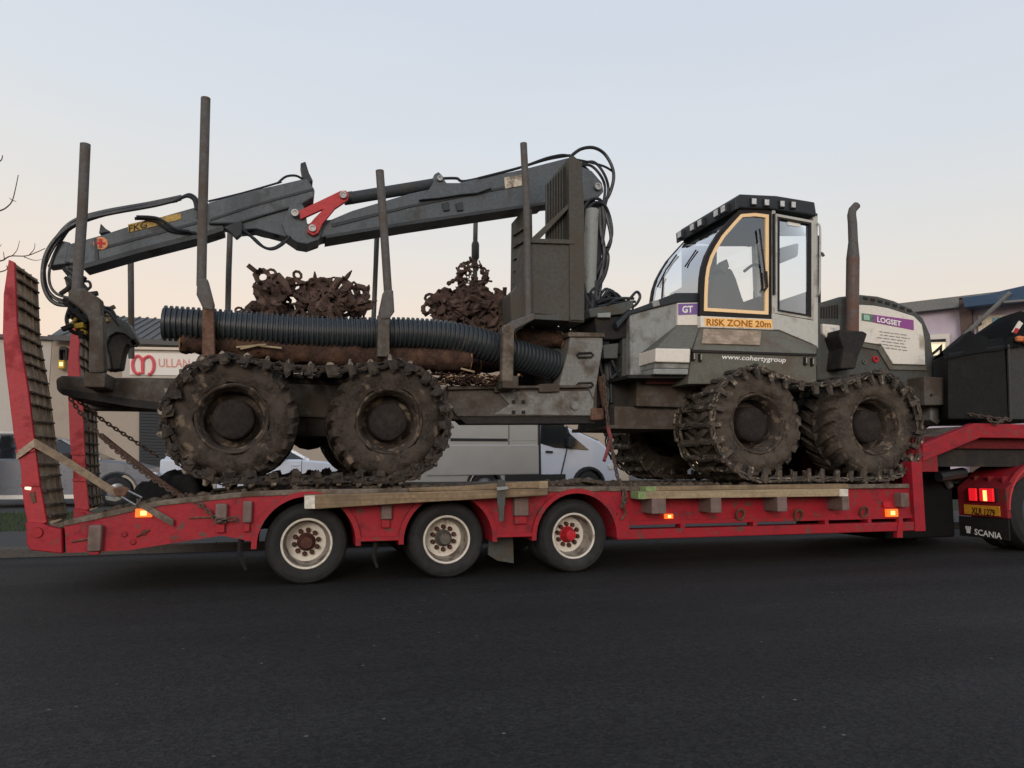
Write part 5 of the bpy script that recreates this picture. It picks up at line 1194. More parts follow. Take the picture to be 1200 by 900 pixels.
# red link arms
for y0 in (BMY - .07, BMY + .31):
    MB().px([(350, 247), (399, 223.5), (405, 223), (409, 227), (408, 234), (402, 238), (376, 246), (352, 257)], y0, y0 + .06).build('link_arm', M['link'], C_, bevel=.006)
    MB().px([(394, 231), (405, 236), (393, 244), (378, 262), (373, 273), (367, 276), (360, 272), (361, 265), (368, 256), (384, 240)], y0 - .012, y0 + .05).build('link_arm', M['link'], C_, bevel=.006)
for x, y in ((402, 229), (345.5, 250), (366, 268)): pin(x, y, BMY - .08, .04, C_)
MB().px([(340, 240), (354, 238), (358, 246), (360, 262), (372, 262), (378, 270), (374, 281), (360, 286), (348, 284), (335, 275), (330, 262)], BMY - .03, BMY + .32).build('elbow', M['boom'], C_, bevel=.012)
# outer jib
MB().px([(244, 237), (300, 222), (352, 210), (360, 209), (369, 222), (368, 231), (352, 240), (310, 252), (278, 262), (244, 262)], BMY - .02, BMY + .32).build('jib_box', M['boom'], C_, bevel=.02)
MB().px([(246, 256), (300, 238), (352, 224), (367, 220), (367, 223), (352, 227), (300, 241), (246, 259)], BMY - .03, BMY - .0).build('jib_seam', M['boomd'], C_, bevel=.003)
MB().px([(272, 261), (310, 251), (345, 241), (350, 252), (350, 284), (340, 279), (300, 268), (276, 270)], BMY + .02, BMY + .28).build('jib_gusset', M['boom'], C_, bevel=.012)
MB().px([(352, 191), (358, 189), (362, 202), (367, 212), (360, 214), (355, 208)], BMY + .02, BMY + .22).build('jib_horn', M['boomd'], C_, bevel=.01)
MB().px([(262, 266), (282, 258), (284, 262), (283, 274), (277, 279), (270, 272)], BMY - .05, BMY + .05).build('hose_guide', M['boomd'], C_, bevel=.008)
MB().px([(97, 311), (75, 307), (80, 286), (120, 275), (160, 262), (227, 243), (250, 236), (262, 246), (262, 267), (230, 275), (160, 293)], BMY + .03, BMY + .27).build('extension', M['boom'], C_, bevel=.014)
MB().px([(95, 310), (160, 292), (240, 272), (262, 266), (262, 270), (240, 277), (160, 297), (97, 315)], BMY + .01, BMY + .29).build('extension_flange', M['boomd'], C_)
MB().px([(113, 291), (160, 278), (235, 258), (235, 261), (160, 281), (113, 294)], BMY + .02, BMY + .04).build('extension_seam', M['boomd'], C_)
MB().px([(110, 280), (113, 279), (116, 309), (112, 310)], BMY + .015, BMY + .28).build('extension_collar', M['boomd'], C_)
MB().px([(55, 312), (73, 282), (82, 284), (86, 305), (78, 309)], BMY + .05, BMY + .25).build('boom_tip', M['boom'], C_, bevel=.01)
MB().px([(116, 273), (118, 262), (124, 268), (129, 271)], BMY + .1, BMY + .2).build('tip_bracket', M['boom'], C_)
lb_ = MB().px([(150, 263), (176, 257), (212, 249.5), (212, 256.5), (190, 263), (150, 272.5)], BMY + .022, BMY + .03).build('maker_label', mat('label_amber', (.42, .28, .08), .55, mud=.3, mudcol=(.2, .15, .09), scale=12), C_)
letters('FKG', P(151, 272, BMY + .018), P(172, 266.5, BMY + .018), P(151, 264.5, BMY + .018), M['blacktxt'], 'lettering', lb_)
c = P(118, 285, BMY + .02)
rdm = MB().lathe([(0, 0), (.068, 0), (.07, .012)], (c.x, BMY + .018, c.z), seg=24).build('round_badge', mat('badge_orange', (.62, .27, .12), .55, mud=.3, mudcol=(.3, .15, .09), scale=20), C_)
MB().box((c.x - .045, BMY + .012, c.z - .012), (c.x + .045, BMY + .017, c.z + .012)).box((c.x - .012, BMY + .010, c.z - .045), (c.x + .012, BMY + .0155, c.z + .045)).build('badge_cross', M['hubred'], rdm)
GYY0 = 8.25
# hoses along the crane
def hose(pp, Y, r=.018, parent=C_, name='hose', n=7):
    return MB().tube(pxpath([(q[0], q[1], q[2] if len(q) > 2 else Y) for q in pp], n), r, 7).build(name, M['hose'], parent, smooth=50)
rgp = random.Random(13)
jm = MB()
for i in range(34):
    x, y = rgp.uniform(78, 112), rgp.uniform(318, 398)
    if not (y > 318 + max(0, x - 92) * 1.3): continue
    p = P(x, y, GYY0 + rgp.uniform(-.14, .2)); d_ = Vector((rgp.uniform(-1, 1), rgp.uniform(-.5, .5), rgp.uniform(-1, 1))).normalized() * rgp.uniform(.04, .09)
    if i % 3: jm.tube([p - d_, p, p + d_ + Vector((rgp.uniform(-.03, .03), 0, rgp.uniform(-.03, .03)))], rgp.uniform(.012, .028), 7)
    else: jm.bar(p - d_ * .6, p + d_ * .6, rgp.uniform(.03, .07), rgp.uniform(.03, .05))
jm.build('hydraulic_fittings', M['under'], C_)['kind'] = 'stuff'
hose([(212, 233), (180, 241), (130, 250), (95, 259), (70, 275), (54, 298), (50, 325), (55, 345), (66, 356), (82, 358)], BMY - .02, .021)
hose([(213, 230), (175, 238), (120, 248), (86, 259), (66, 279), (53, 305), (54, 335), (66, 350), (88, 353)], BMY + .08, .018)
hose([(205, 236), (160, 244), (116, 254), (84, 267), (64, 288), (52, 316), (56, 340), (72, 354), (90, 356)], BMY + .0, .016)
hose([(200, 235), (150, 243), (112, 251), (88, 262), (72, 282), (60, 308), (58, 330), (66, 344), (84, 350)], BMY + .04, .014)
hose([(160, 254), (185, 256), (205, 268), (222, 271)], BMY - .03, .018)
hose([(158, 256), (180, 258), (200, 270), (230, 273)], BMY - .0, .018)
hose([(212, 232), (222, 228), (230, 233), (233, 244), (232, 256)], BMY + .0, .018)
hose([(205, 236), (218, 230), (227, 234), (230, 246)], BMY - .05, .018)
hose([(280, 266), (292, 275), (305, 287), (318, 292), (330, 287), (340, 277)], BMY - .03, .016)
hose([(276, 268), (296, 278), (310, 290), (322, 290), (334, 282)], BMY + .05, .016)
hose([(276, 264), (300, 274), (320, 278), (342, 272)], BMY + .1, .016)
hose([(325, 215), (335, 207), (347, 206), (356, 211)], BMY + .1, .014)
hose([(244, 236), (285, 226), (330, 213)], BMY + .05, .012)
hose([(519, 209), (535, 209), (547, 212), (600, 199), (640, 187), (668, 182)], BMY + .2, .018)
hose([(560, 209), (610, 196), (645, 184), (668, 183), (690, 200)], BMY + .0, .016)
for pp, r_ in (([(668, 184), (680, 175), (695, 173), (708, 180), (717, 195), (719, 210), (714, 228), (706, 240)], .022), ([(670, 186), (690, 190), (708, 195), (718, 201)], .015), ([(676, 194), (692, 194), (704, 206), (709, 220), (707, 240)], .018), ([(680, 192), (696, 190), (708, 204), (713, 222), (709, 242)], .018),
               ([(684, 244), (692, 234), (703, 234), (710, 246), (714, 262)], .020), ([(686, 250), (696, 238), (708, 240), (715, 256), (717, 275), (712, 290)], .020), ([(706, 240), (712, 258), (716, 280), (711, 296)], .022),
               ([(706, 240), (708, 262), (706, 285), (712, 300), (709, 320), (700, 338)], .028), ([(703, 244), (704, 270), (708, 296), (704, 322), (696, 345)], .028), ([(712, 290), (704, 310), (694, 328), (688, 345)], .026), ([(709, 296), (706, 322), (702, 350), (698, 365)], .016), ([(700, 335), (703, 352), (708, 366)], .014)):
    hose([(x, y, BMY - .06 - .02 * (i % 3)) for i, (x, y) in enumerate(pp)], BMY, r_, n=6)
# rotator and grapple
GYY = 8.35
MB().px([(75, 312), (86, 310), (93, 322), (97, 344), (86, 346), (80, 330)], GYY, GYY + .18).build('tip_link', M['boomd'], C_, bevel=.015)
MB().px([(74, 324), (84, 320), (94, 332), (100, 350), (90, 358), (80, 346)], GYY - .03, GYY + .25).build('rotator', M['engine'], C_, bevel=.03)
for pp in ([(80, 314), (92, 320), (97, 332), (104, 340)], [(84, 322), (90, 330), (94, 350)], [(96, 330), (104, 330), (106, 336), (101, 340)]):
    hose(pp, GYY - .06, .014)
grp = MB().px([(82, 350), (100, 346), (122, 356), (128, 372), (120, 392), (100, 398), (86, 382), (80, 364)], GYY - .05, GYY + .35).build('grapple_body', M['under'], C_, bevel=.04)
fit = MB()
for x, y, s_, a_ in ((83, 381, 3.2, .5), (94, 382, 5, .2), (98, 389, 3.5, -.5), (88, 375, 2.5, .9), (124, 376, 2.5, .4)):
    p = P(x, y, GYY - .12); d_ = Vector((math.cos(a_), -.2, math.sin(a_))) * s_ * .009
    fit.bar(p - d_, p + d_, s_ * .014, s_ * .011)
fit.build('brass_fitting', M['yellowhose'], grp, bevel=.008)['kind'] = 'stuff'
for pp, r_ in (([(82, 360), (78, 375), (84, 388), (96, 392)], .02), ([(92, 362), (88, 378), (94, 394)], .018), ([(118, 362), (128, 366), (134, 374), (140, 382)], .018), ([(122, 360), (130, 362), (136, 372), (138, 380)], .014)):
    hose(pp, GYY - .09, r_, grp)
for x, y, a_ in ((128, 362, .5), (124, 374, .2), (132, 370, -.3)):
    p = P(x, y, GYY - .05); MB().bar(p - Vector((.06 * math.cos(a_), 0, .06 * math.sin(a_))), p + Vector((.06 * math.cos(a_), 0, .06 * math.sin(a_))), .05, .035).build('valve_cap', M['worn'], grp, bevel=.006)
for y0, y1 in ((GYY - .1, GYY + .02), (GYY + .2, GYY + .42)):
    MB().px([(116, 386), (124, 376), (138, 372), (150, 378), (158, 392), (161, 404), (155, 398), (146, 391), (136, 389), (128, 394), (124, 404), (128, 418), (130, 432), (124, 434), (114, 418), (112, 400)], y0, y1).build('grapple_claw', M['engine'], C_, bevel=.012)
    MB().px([(120, 390), (124, 380), (138, 375), (149, 381), (157, 394), (158, 403), (148, 404), (144, 414), (141, 432), (128, 434), (116, 418)], y0 + .05, y1 + .05).build('grapple_claw', M['under'], C_, bevel=.012)
for x in (152, 156):
    MB().bar(P(x, 398, GYY - .1), P(x + 5, 405, GYY - .1), .02, .06).build('claw_tooth', M['under'], C_)
# ---- cab
CY, CY2 = 7.90, 9.28
cab = empty('cab', (5.6, 8.6, P(880, 410, CY).z), F)
roof = MB().px([(867, 227), (910, 229), (955, 236.5), (957.5, 253), (903, 244.5), (868, 243.5), (863, 238)], CY - .05, CY2 + .05).build('roof', M['black'], cab, bevel=.02)
# visor lip on the leading edge with work lamps
MB().px([(861, 232), (868, 228), (868, 243), (862, 246)], CY - .06, CY2 + .06).build('visor', M['black'], cab, bevel=.015)
for x, w_ in ((880.5, 7), (895.5, 7), (914, 6.5), (927, 6.5)):
    yb = 230 + (x - 867) * .085
    o = MB().px([(x, yb), (x + w_, yb + .4), (x + w_, yb + 9.4), (x, yb + 9)], CY - .085, CY - .03).build('work_lamp', M['black'], cab, bevel=.008)
    MB().px([(x + 1, yb + 1.2), (x + w_ - 1, yb + 1.5), (x + w_ - 1, yb + 8), (x + 1, yb + 7.6)], CY - .092, CY - .084).build('lens', M['lampglass'], o)
vx0 = P(862, 239, CY - .06)
for k, yy in enumerate((7.98, 8.15, 8.55, 8.75, 9.1)):
    o = MB().box((vx0.x - .05, yy, vx0.z - .055), (vx0.x + .03, yy + .13, vx0.z + .055)).build('work_lamp', M['black'], cab, bevel=.01)
    MB().box((vx0.x - .056, yy + .02, vx0.z - .04), (vx0.x - .05, yy + .11, vx0.z + .04)).build('lens', M['lampglass'], o)
arc_ = [(866, 246), (855, 258), (842, 273), (834, 286), (827.5, 299), (823.5, 312), (821.5, 325), (820.5, 345), (820, 369)]
# windscreen: one curved pane
wsn = MB(); a = [P(x, y, CY + .03) for x, y in arc_]
for i in range(len(a) - 1):
    wsn.face([a[i], a[i + 1], Vector((a[i + 1].x, CY2 - .03, a[i + 1].z)), Vector((a[i].x, CY2 - .03, a[i].z))])
wsn.build('windscreen', M['wind'], cab, smooth=60)
outer = arc_ + [(905.5, 374), (906, 246.5), (885, 244.5)]
outer = arc_ + [(862, 371.5), (905.5, 374), (906, 310), (906, 247), (885, 244.5)]
in1 = inset(outer, 5.0); in2 = inset(outer, 8.8)
ring(MB(), outer, in1, CY - .005, CY + .06).build('window_frame', M['blackseal'], cab)
ring(MB(), inset(outer, 5.0), in2, CY - .012, CY + .03).build('window_edging', M['yellow'], cab)
sgl = MB().face([P(x, y, CY + .01) for x, y in inset(outer, 8)]).build('side_window', M['glass'], cab)
# far pillar and far side
def far(pp, mb=None, Y=CY2): # polygon given at the near plane, rebuilt on the far side
    a = [P(x, y, CY) for x, y in pp]; mb = mb or MB()
    return mb.loft([Vector((p.x, Y - .04, p.z)) for p in a], [Vector((p.x, Y, p.z)) for p in a])
m_ = MB(); n_ = len(outer)
a, b = [P(x, y, CY) for x, y in outer], [P(x, y, CY) for x, y in in1]
for i in range(n_):
    j = (i + 1) % n_
    m_.loft([Vector((p.x, CY2 - .05, p.z)) for p in (a[i], a[j], b[j], b[i])], [Vector((p.x, CY2, p.z)) for p in (a[i], a[j], b[j], b[i])])
m_.build('window_frame', M['blackseal'], cab)
# far wall: window openings A and B between solid panels
fw = MB(); YF = CY2 - .03
p_ = [(826, 245), (900, 244), (900, 294), (826, 294)]
for pp in ([(832, 250), (911, 250), (911, 288), (832, 288)], [(911, 250), (958, 250), (958, 276), (911, 276)], [(800, 288), (840, 288), (840, 340), (800, 340)], [(884, 288), (911, 288), (911, 375), (884, 375)], [(951, 276), (962, 276), (962, 375), (951, 375)], [(800, 345), (883, 358), (883, 376), (800, 376)], [(914, 354), (949, 354), (949, 376), (914, 376)]):
    a = [P(x, y, YF) for x, y in pp]
    fw.loft(a, [p + Vector((0, .03, 0)) for p in a])
fw.build('far_panel', M['seat'], cab)
fg = MB(); fg.face([P(x, y, YF + .015) for x, y in ((840, 288), (884, 288), (884, 358), (840, 350))]); fg.face([P(x, y, YF + .015) for x, y in ((911, 276), (951, 276), (951, 355), (911, 355))])
fg.build('far_window', glass('far_glass', (.98, .98, .98), .0), cab)
# pillars, door
MB().px([(905, 246), (909, 246.5), (909, 374), (905, 374)], CY - .02, CY + .08).build('centre_pillar', M['cabgrey'], cab, bevel=.006)
MB().px([(907.2, 250), (908.8, 250), (909, 345), (907.4, 345)], CY - .06, CY - .02).build('door_hinge_rail', M['black'], cab)
do = [(908.5, 250), (954, 258.5), (953.8, 375), (908.5, 367)]
ring(MB(), do, inset(do, 3.4), CY - .025, CY + .05).build('door_frame', M['cabgrey'], cab, bevel=.004)
ring(MB(), inset(do, 3.0), inset(do, 5.2), CY - .032, CY + .03).build('door_seal', M['blackseal'], cab)
MB().face([P(x, y, CY + .005) for x, y in inset(do, 3.5)]).build('door_window', M['glass'], cab)
MB().px([(953, 252), (958.5, 253.5), (959, 408), (953.5, 406)], CY - .01, CY + .10).build('rear_pillar', M['cabgrey'], cab, bevel=.008)
a = P(956, 252, CY); b = P(956, 380, CY)
MB().box((a.x - .03, CY2 - .1, b.z), (a.x + .03, CY2, a.z)).build('rear_pillar', M['cabgrey'], cab)
MB().tube(pxpath([(958, 262, CY - .03), (961, 268, CY - .09), (961, 300, CY - .09), (960.5, 340, CY - .09), (958, 346, CY - .03)], 5), .014, 8).build('grab_rail', M['cabgrey'], cab, smooth=50)
MB().tube(pxpath([(959, 298, CY - .05), (963, 297, CY - .1), (965, 300, CY - .12)], 4), .02, 8).build('mirror_arm', M['engine'], cab, smooth=50)
MB().px([(923, 258.5), (938, 261), (938, 266), (923, 263.5)], CY - .004, CY + .004).build('window_sticker', M['whitetxt'], cab)
# wipers
MB().tube([P(890, 268, CY - .03), P(896, 315, CY - .035), P(898, 338, CY - .03)], .012, 6).build('wiper', M['blackseal'], cab)
MB().tube([P(898, 318, CY - .04), P(899, 336, CY - .04), P(895, 341, CY - .03)], .015, 6).build('wiper_arm', M['blackseal'], cab)
def wsp(t, yy): # point on the windscreen
    i = min(int(t), len(arc_) - 2); q = [P(x, y, CY + .03) for x, y in arc_]; p = q[i].lerp(q[i + 1], t - i); return Vector((p.x - .02, yy, p.z))
MB().tube([wsp(2.0, 8.95), wsp(3.4, 9.02), wsp(5.0, 9.08)], .012, 6).build('wiper', M['blackseal'], cab)
MB().tube([wsp(4.2, 8.98), wsp(6.3, 8.9), wsp(8, 8.8)], .012, 6).build('wiper_arm', M['blackseal'], cab)
MB().tube([wsp(2.8, 8.3), wsp(4.2, 8.4)], .01, 6).build('wiper', M['blackseal'], cab)
# interior
MB().px([(838, 376), (834, 350), (838, 328), (848, 314), (858, 313), (864, 326), (871, 348), (877, 362), (884, 352), (892, 345), (899, 350), (902, 378)], 8.35, 8.85).build('seat', M['seat'], cab, bevel=.05)
MB().px([(915, 290), (937, 284), (936, 300), (922, 305), (915, 304)], 8.5, 8.9).build('headrest', M['seat'], cab, bevel=.03)
MB().px([(915, 362), (920, 354), (932, 350), (944, 354), (950, 364), (950, 378), (915, 376)], 8.3, 8.9).build('rear_console', M['seat'], cab, bevel=.03)
MB().px([(843, 314), (852, 303), (855, 312), (850, 320)], 8.3, 8.5).build('display', M['engine'], cab, bevel=.01)
MB().px([(805, 335), (822, 326), (824, 348), (812, 350)], 8.5, 9.0).build('dashboard', M['seat'], cab, bevel=.02)
MB().tube(pxpath([(872, 318, 8.2), (884, 310, 8.2), (893, 315, 8.2), (900, 325, 8.2)], 5), .02, 6).build('steering_lever', M['seat'], cab)
a, b = P(822, 372, CY), P(958, 380, CY)
MB().box((a.x, CY + .02, b.z - .55), (b.x, CY2, b.z - .02)).build('cab_floor', M['engine'], cab, bevel=.02)
MB().box((b.x - .06, CY + .12, b.z - .1), (b.x, CY2 - .12, b.z + .45)).build('rear_wall', M['seat'], cab)
# lower body
MB().px([(821, 370), (905, 374), (906, 386.5), (821, 383.5)], CY - .03, CY + .05).build('sill_band', M['white'], cab, bevel=.006)
rz_ = MB().px([(826, 372.2), (905, 374.8), (905, 385), (826, 382)], CY - .034, CY - .029).build('risk_label', M['orange'], cab)
letters('RISK ZONE 20m', P(828, 381.4, CY - .037), P(903.5, 384, CY - .037), P(828, 373.4, CY - .037), M['orangetxt'], 'lettering', cab, bold=.025)
MB().px([(905, 367), (953, 375.5), (958.5, 377), (958.5, 406.5), (950, 402), (913, 386.5), (906, 386.5)], CY - .03, CY + .06).build('door_lower', M['cabgrey'], cab, bevel=.008)
fy = 7.58
A = [P(821, 383.5, CY - .01), P(912, 386.8, CY - .01), P(958, 406, CY - .01), P(956, 415.5, fy), P(812, 411, fy)]
MB().loft(A, [Vector((p.x, 8.3, p.z)) for p in A]).build('fender', M['olive'], cab, bevel=.008)
pv = [P(824, 386, CY - .035), P(892, 388, CY - .035), P(890, 405, fy + .08), P(822, 403, fy + .08)]
MB().loft([p + Vector((0, -.012, .006)) for p in pv], [p + Vector((0, .02, -.004)) for p in pv]).build('step_tread', M['slat'], cab, bevel=.004)
MB().px([(812, 411.5), (956, 416), (957, 450), (806, 450)], fy + .015, 8.25).build('skirt_panel', M['olive'], cab, bevel=.008)
MB().px([(811, 409.5), (957, 414.5), (957, 417), (811, 412.3)], fy - .012, fy + .1).build('fender_lip', M['under'], cab)
letters('www.cohertygroup', P(846, 422.5, fy + .010), P(921, 426.5, fy + .010), P(846, 414.8, fy + .010), M['whitetxt'], 'lettering', cab, bold=.012, shear=.15)
for x, y in ((812.5, 414), (820.5, 415), (944, 419), (952, 420)):
    o = MB().px([(x, y - 1), (x + 2.4, y - 1), (x + 2.4, y + 8.5), (x, y + 8.5)], fy - .03, fy + .03).build('latch', M['blackseal'], cab, bevel=.004)
    MB().px([(x + .8, y), (x + 1.9, y), (x + 1.9, y + 6.5), (x + .8, y + 6.5)], fy - .036, fy - .028).build('latch_pin', M['chrome'], o)
# ---- side tank in front of the cab
TYN = 8.0
MB().px([(738, 368), (793, 355), (822, 352), (822, 440), (739, 440.5)], TYN, 9.2).build('side_tank', M['panelgrey'], F, bevel=.015)
MB().px([(730, 372), (729, 442), (739, 441), (738, 368)], TYN + .12, 9.1).build('tank_end', M['engine'], F, bevel=.01)
MB().px([(722, 378), (736, 364.5), (762, 355), (792, 343), (821, 343), (821, 354), (793, 354.5), (762, 362), (738, 369), (724, 385)], TYN - .03, 9.25).build('tank_trim', M['black'], F, bevel=.012)
MB().px([(764, 353), (772, 351), (774, 358), (766, 360)], TYN - .05, TYN + .05).build('filler_cap', M['panelgrey'], F, bevel=.01)
gl = MB().px([(794, 355), (819, 354.5), (819.5, 381), (794, 381)], TYN - .045, TYN + .02).build('side_label', M['white'], F, bevel=.004)
MB().px([(795, 356), (818, 355.5), (818, 368.3), (795, 369)], TYN - .05, TYN - .044).build('label_band', M['purple'], gl)
letters('GT', P(799.5, 366.7, TYN - .053), P(812, 366.3, TYN - .053), P(799.5, 358.5, TYN - .053), M['whitetxt'], 'lettering', gl, bold=.03)
A = [P(794, 381, TYN - .03), P(820.5, 381, TYN - .03), P(811, 408.5, fy + .02), P(769, 408, fy + .02)]
MB().loft(A, [Vector((p.x, 8.3, p.z)) for p in A]).build('front_fender', M['olive'], F, bevel=.008)
MB().px([(768.5, 408), (809.5, 408.6), (808.5, 425), (768, 424)], fy, 8.2).build('step_box', M['white'], F, bevel=.012)
MB().px([(767.5, 424.2), (808, 425.2), (807.5, 432), (767, 431.6)], fy + .05, 8.2).build('step_box', M['panelgrey'], F, bevel=.012)
MB().px([(766.5, 431.8), (807, 432.2), (806.5, 439), (766, 438.5)], fy + .02, 8.2).build('step_box', M['panelgrey'], F, bevel=.012)
MB().px([(736, 439), (812, 439), (812, 443), (736, 443)], fy + .1, 9.0).build('tank_lip', M['under'], F)
MB().px([(757, 443.5), (797, 444), (797, 450), (757, 449.5)], 7.9, 8.0).build('tail_lamp', mat('dirty_red_lens', (.10, .03, .03), .5), F)
MB().px([(746, 443), (812, 443), (830, 470), (815, 478), (746, 476)], 8.0, 8.6).build('belly_box', M['frame'], F, bevel=.015)
MB().px([(720, 476), (815, 478), (815, 500), (720, 501)], 8.1, 9.2).build('belly_plate', M['frame'], F, bevel=.01)
MB().px([(715, 498), (800, 499), (800, 503), (715, 502)], 8.05, 9.3).build('belly_edge', M['frame'], F)
MB().px([(812, 442), (1090, 442), (1090, 500), (1060, 520), (840, 520), (812, 500)], 8.1, 9.3).build('front_chassis', M['under'], F, bevel=.02)
# ---- engine hood
HY = 8.0
hood = MB().px([(958, 357), (972, 352), (985, 347.5), (1010, 345), (1030, 347), (1048, 352), (1068, 361), (1082, 372), (1091, 392), (1094, 415), (1094, 440), (1092, 461), (1002, 461), (990, 446), (958, 446)], HY, 9.35).build('hood', M['engine'], F, bevel=.03, smooth=30)
for i in range(7):
    x, y = 1012 + i * 8.6, 347.6 + i * 1.6 + i * i * .13
    MB().px([(x, y), (x + 5, y + 1), (x + 5, y + 4), (x, y + 3)], HY - .008, HY + .02).build('hood_vent', M['blackseal'], hood)
for i in range(7): MB().px([(962 + i * 3.1, 360 - i * .5), (963.6 + i * 3.1, 360 - i * .5), (963.6 + i * 3.1, 373), (962 + i * 3.1, 373)], HY - .008, HY + .02).build('grille_slot', M['blackseal'], hood)
hp = MB().px([(1006, 357), (1024, 358), (1041, 361), (1071, 370.5), (1080.5, 380), (1084, 400), (1084.5, 427.5), (1047, 426.5), (1033, 404), (1010, 400.5), (1005, 390)], HY - .02, HY + .02).build('hood_panel', M['white'], F, bevel=.008)
MB().px([(1007, 398), (1012, 402), (1032, 405.5), (1045.5, 428.5), (1085, 429.5), (1086, 434), (1043, 433), (1029, 410), (1007, 406)], HY - .024, HY + .01).build('panel_frame', M['olive'], F)
MB().px([(1024, 368.7), (1070.6, 375), (1071, 386.8), (1024, 377.8)], HY - .026, HY - .019).build('label_band', M['magenta'], hp)
MB().px([(1010, 367), (1023.6, 368.6), (1023.6, 377.6), (1010, 375.5)], HY - .026, HY - .019).build('label_square', M['decalgreen'], hp)
MB().px([(1012.5, 368.5), (1019, 369.5), (1019, 375.5), (1012.5, 374.5)], HY - .03, HY - .026).build('label_emblem', M['palegreen'], hp)
letters('LOGSET', P(1028, 377.2, HY - .03), P(1056, 382.6, HY - .03), P(1028, 370.9, HY - .03), M['whitetxt'], 'lettering', hp, bold=.03)
tl_ = MB(); rl = random.Random(9)
for k in range(6):
    x = 1030 + rl.uniform(-4, 6); y = 388 + k * 3.6; xe = 1066 + rl.uniform(-6, 4)
    while x < xe:
        x2 = min(xe, x + rl.uniform(3, 8)); s_ = .13
        tl_.face([P(x, y + (x - 1030) * s_, HY - .024), P(x2, y + (x2 - 1030) * s_, HY - .024), P(x2, y + 1.0 + (x2 - 1030) * s_, HY - .024), P(x, y + 1.0 + (x - 1030) * s_, HY - .024)]); x = x2 + 1.2
tl_.build('small_print', M['greytxt'], hp)['kind'] = 'stuff'
MB().px([(964, 379), (985, 381), (985, 397), (970, 396), (965, 391)], HY - .05, HY + .02).build('side_lamp', M['white'], F, bevel=.02)
MB().px([(974, 383), (981, 384), (981, 393), (974, 392)], HY - .06, HY - .04).build('lamp_lens', M['lampglass'], F, bevel=.01)
for x, y, r_, m__ in ((1025, 421, .045, M['hubred']), (1012, 424, .03, M['olive'])):
    p = P(x, y, HY); MB().lathe([(r_ * .45, 0), (r_ * .5, -.02), (r_, -.02), (r_ * 1.05, .02)], (p.x, HY - .005, p.z), seg=18).build('plug_ring', m__, F, smooth=40)
MB().px([(1015, 405), (1023, 406.5), (1023, 409), (1015, 407.5)], HY - .01, HY + .02).build('hood_latch', M['blackseal'], F)
# exhaust
EX = 7.82
MB().tube([P(998.5, 392, EX), P(999, 340, EX), P(999.5, 302, EX)], .082, 16).build('exhaust_shield', M['exh'], F, smooth=40)
MB().tube([P(999.5, 303, EX), P(999.8, 285, EX), P(999.8, 284, EX), P(999, 262, EX), P(998, 252, EX), P(999, 246, EX), P(1004, 240.5, EX)], [.082, .062, .060, .058, .056, .052, .050], 16).build('exhaust_stack', M['stake'], F, smooth=40)
MB().px([(984, 386), (1012, 388), (1017, 391), (1013, 402), (1006, 418), (1003, 432), (986, 432), (989, 408), (984, 394)], EX - .1, EX + .2).build('exhaust_bracket', M['under'], F, bevel=.02)
# bumper
MB().px([(1083, 441), (1112, 443), (1115.5, 447), (1115.5, 471), (1112, 474.5), (1084, 475)], 7.72, 9.7).build('bumper', M['frame'], F, bevel=.012)
MB().px([(1090, 475), (1104, 475), (1104, 491), (1099, 498), (1091, 492)], 7.9, 8.1).build('tow_post', M['steel'], F, bevel=.012)
bb = MB()
for x, y in ((1091, 463), (1111, 462)): p = P(x, y, 7.72); bb.lathe([(0, -.012), (.02, -.012), (.02, .01)], p, seg=8)
bb.build('bumper_bolts', M['under'], F)['kind'] = 'stuff'

# ================================================================== LOAD
# corrugated pipe
PY = 7.89; PR = .176
path = smoothpath([P(191, 378.5, PY), P(250, 382, PY), P(300, 385.5, PY), P(360, 389.5, PY), P(420, 391, PY), P(480, 391, PY), P(530, 395.5, PY), P(575, 406.5, PY + .02), P(615, 418, PY + .12), P(650, 428, PY + .25)], 30)
L_ = [0]
for a, b in zip(path, path[1:]): L_.append(L_[-1] + (b - a).length)
def at_s(s_):
    for i in range(len(L_) - 1):
        if s_ <= L_[i + 1]: return path[i].lerp(path[i + 1], (s_ - L_[i]) / (L_[i + 1] - L_[i]))
    return path[-1]
pts, rr = [], []; s_ = 0; pitch = .050
while s_ < L_[-1] - pitch:
    for d, r_ in ((0, .152), (.16, .152), (.30, .176), (.66, .176), (.80, .152)):
        pts.append(at_s(s_ + d * pitch)); rr.append(r_ / .176 * PR)
    s_ += pitch
inner = pts[::-1]
pb = MB().tube(pts, rr, 36, caps=False)
pb.tube(pts[::8], .145, 24, caps=False)
n0 = len(pts) * 36
for k in range(36):                                   # annular end faces
    pass
e0, ed_ = pts[0], (pts[1] - pts[0]).normalized()
pp_o = tag(pb.build('corrugated_pipe', M['pipe'], None, smooth=50), 'long dark ribbed plastic drainage pipe lying across the bunks', 'pipe')
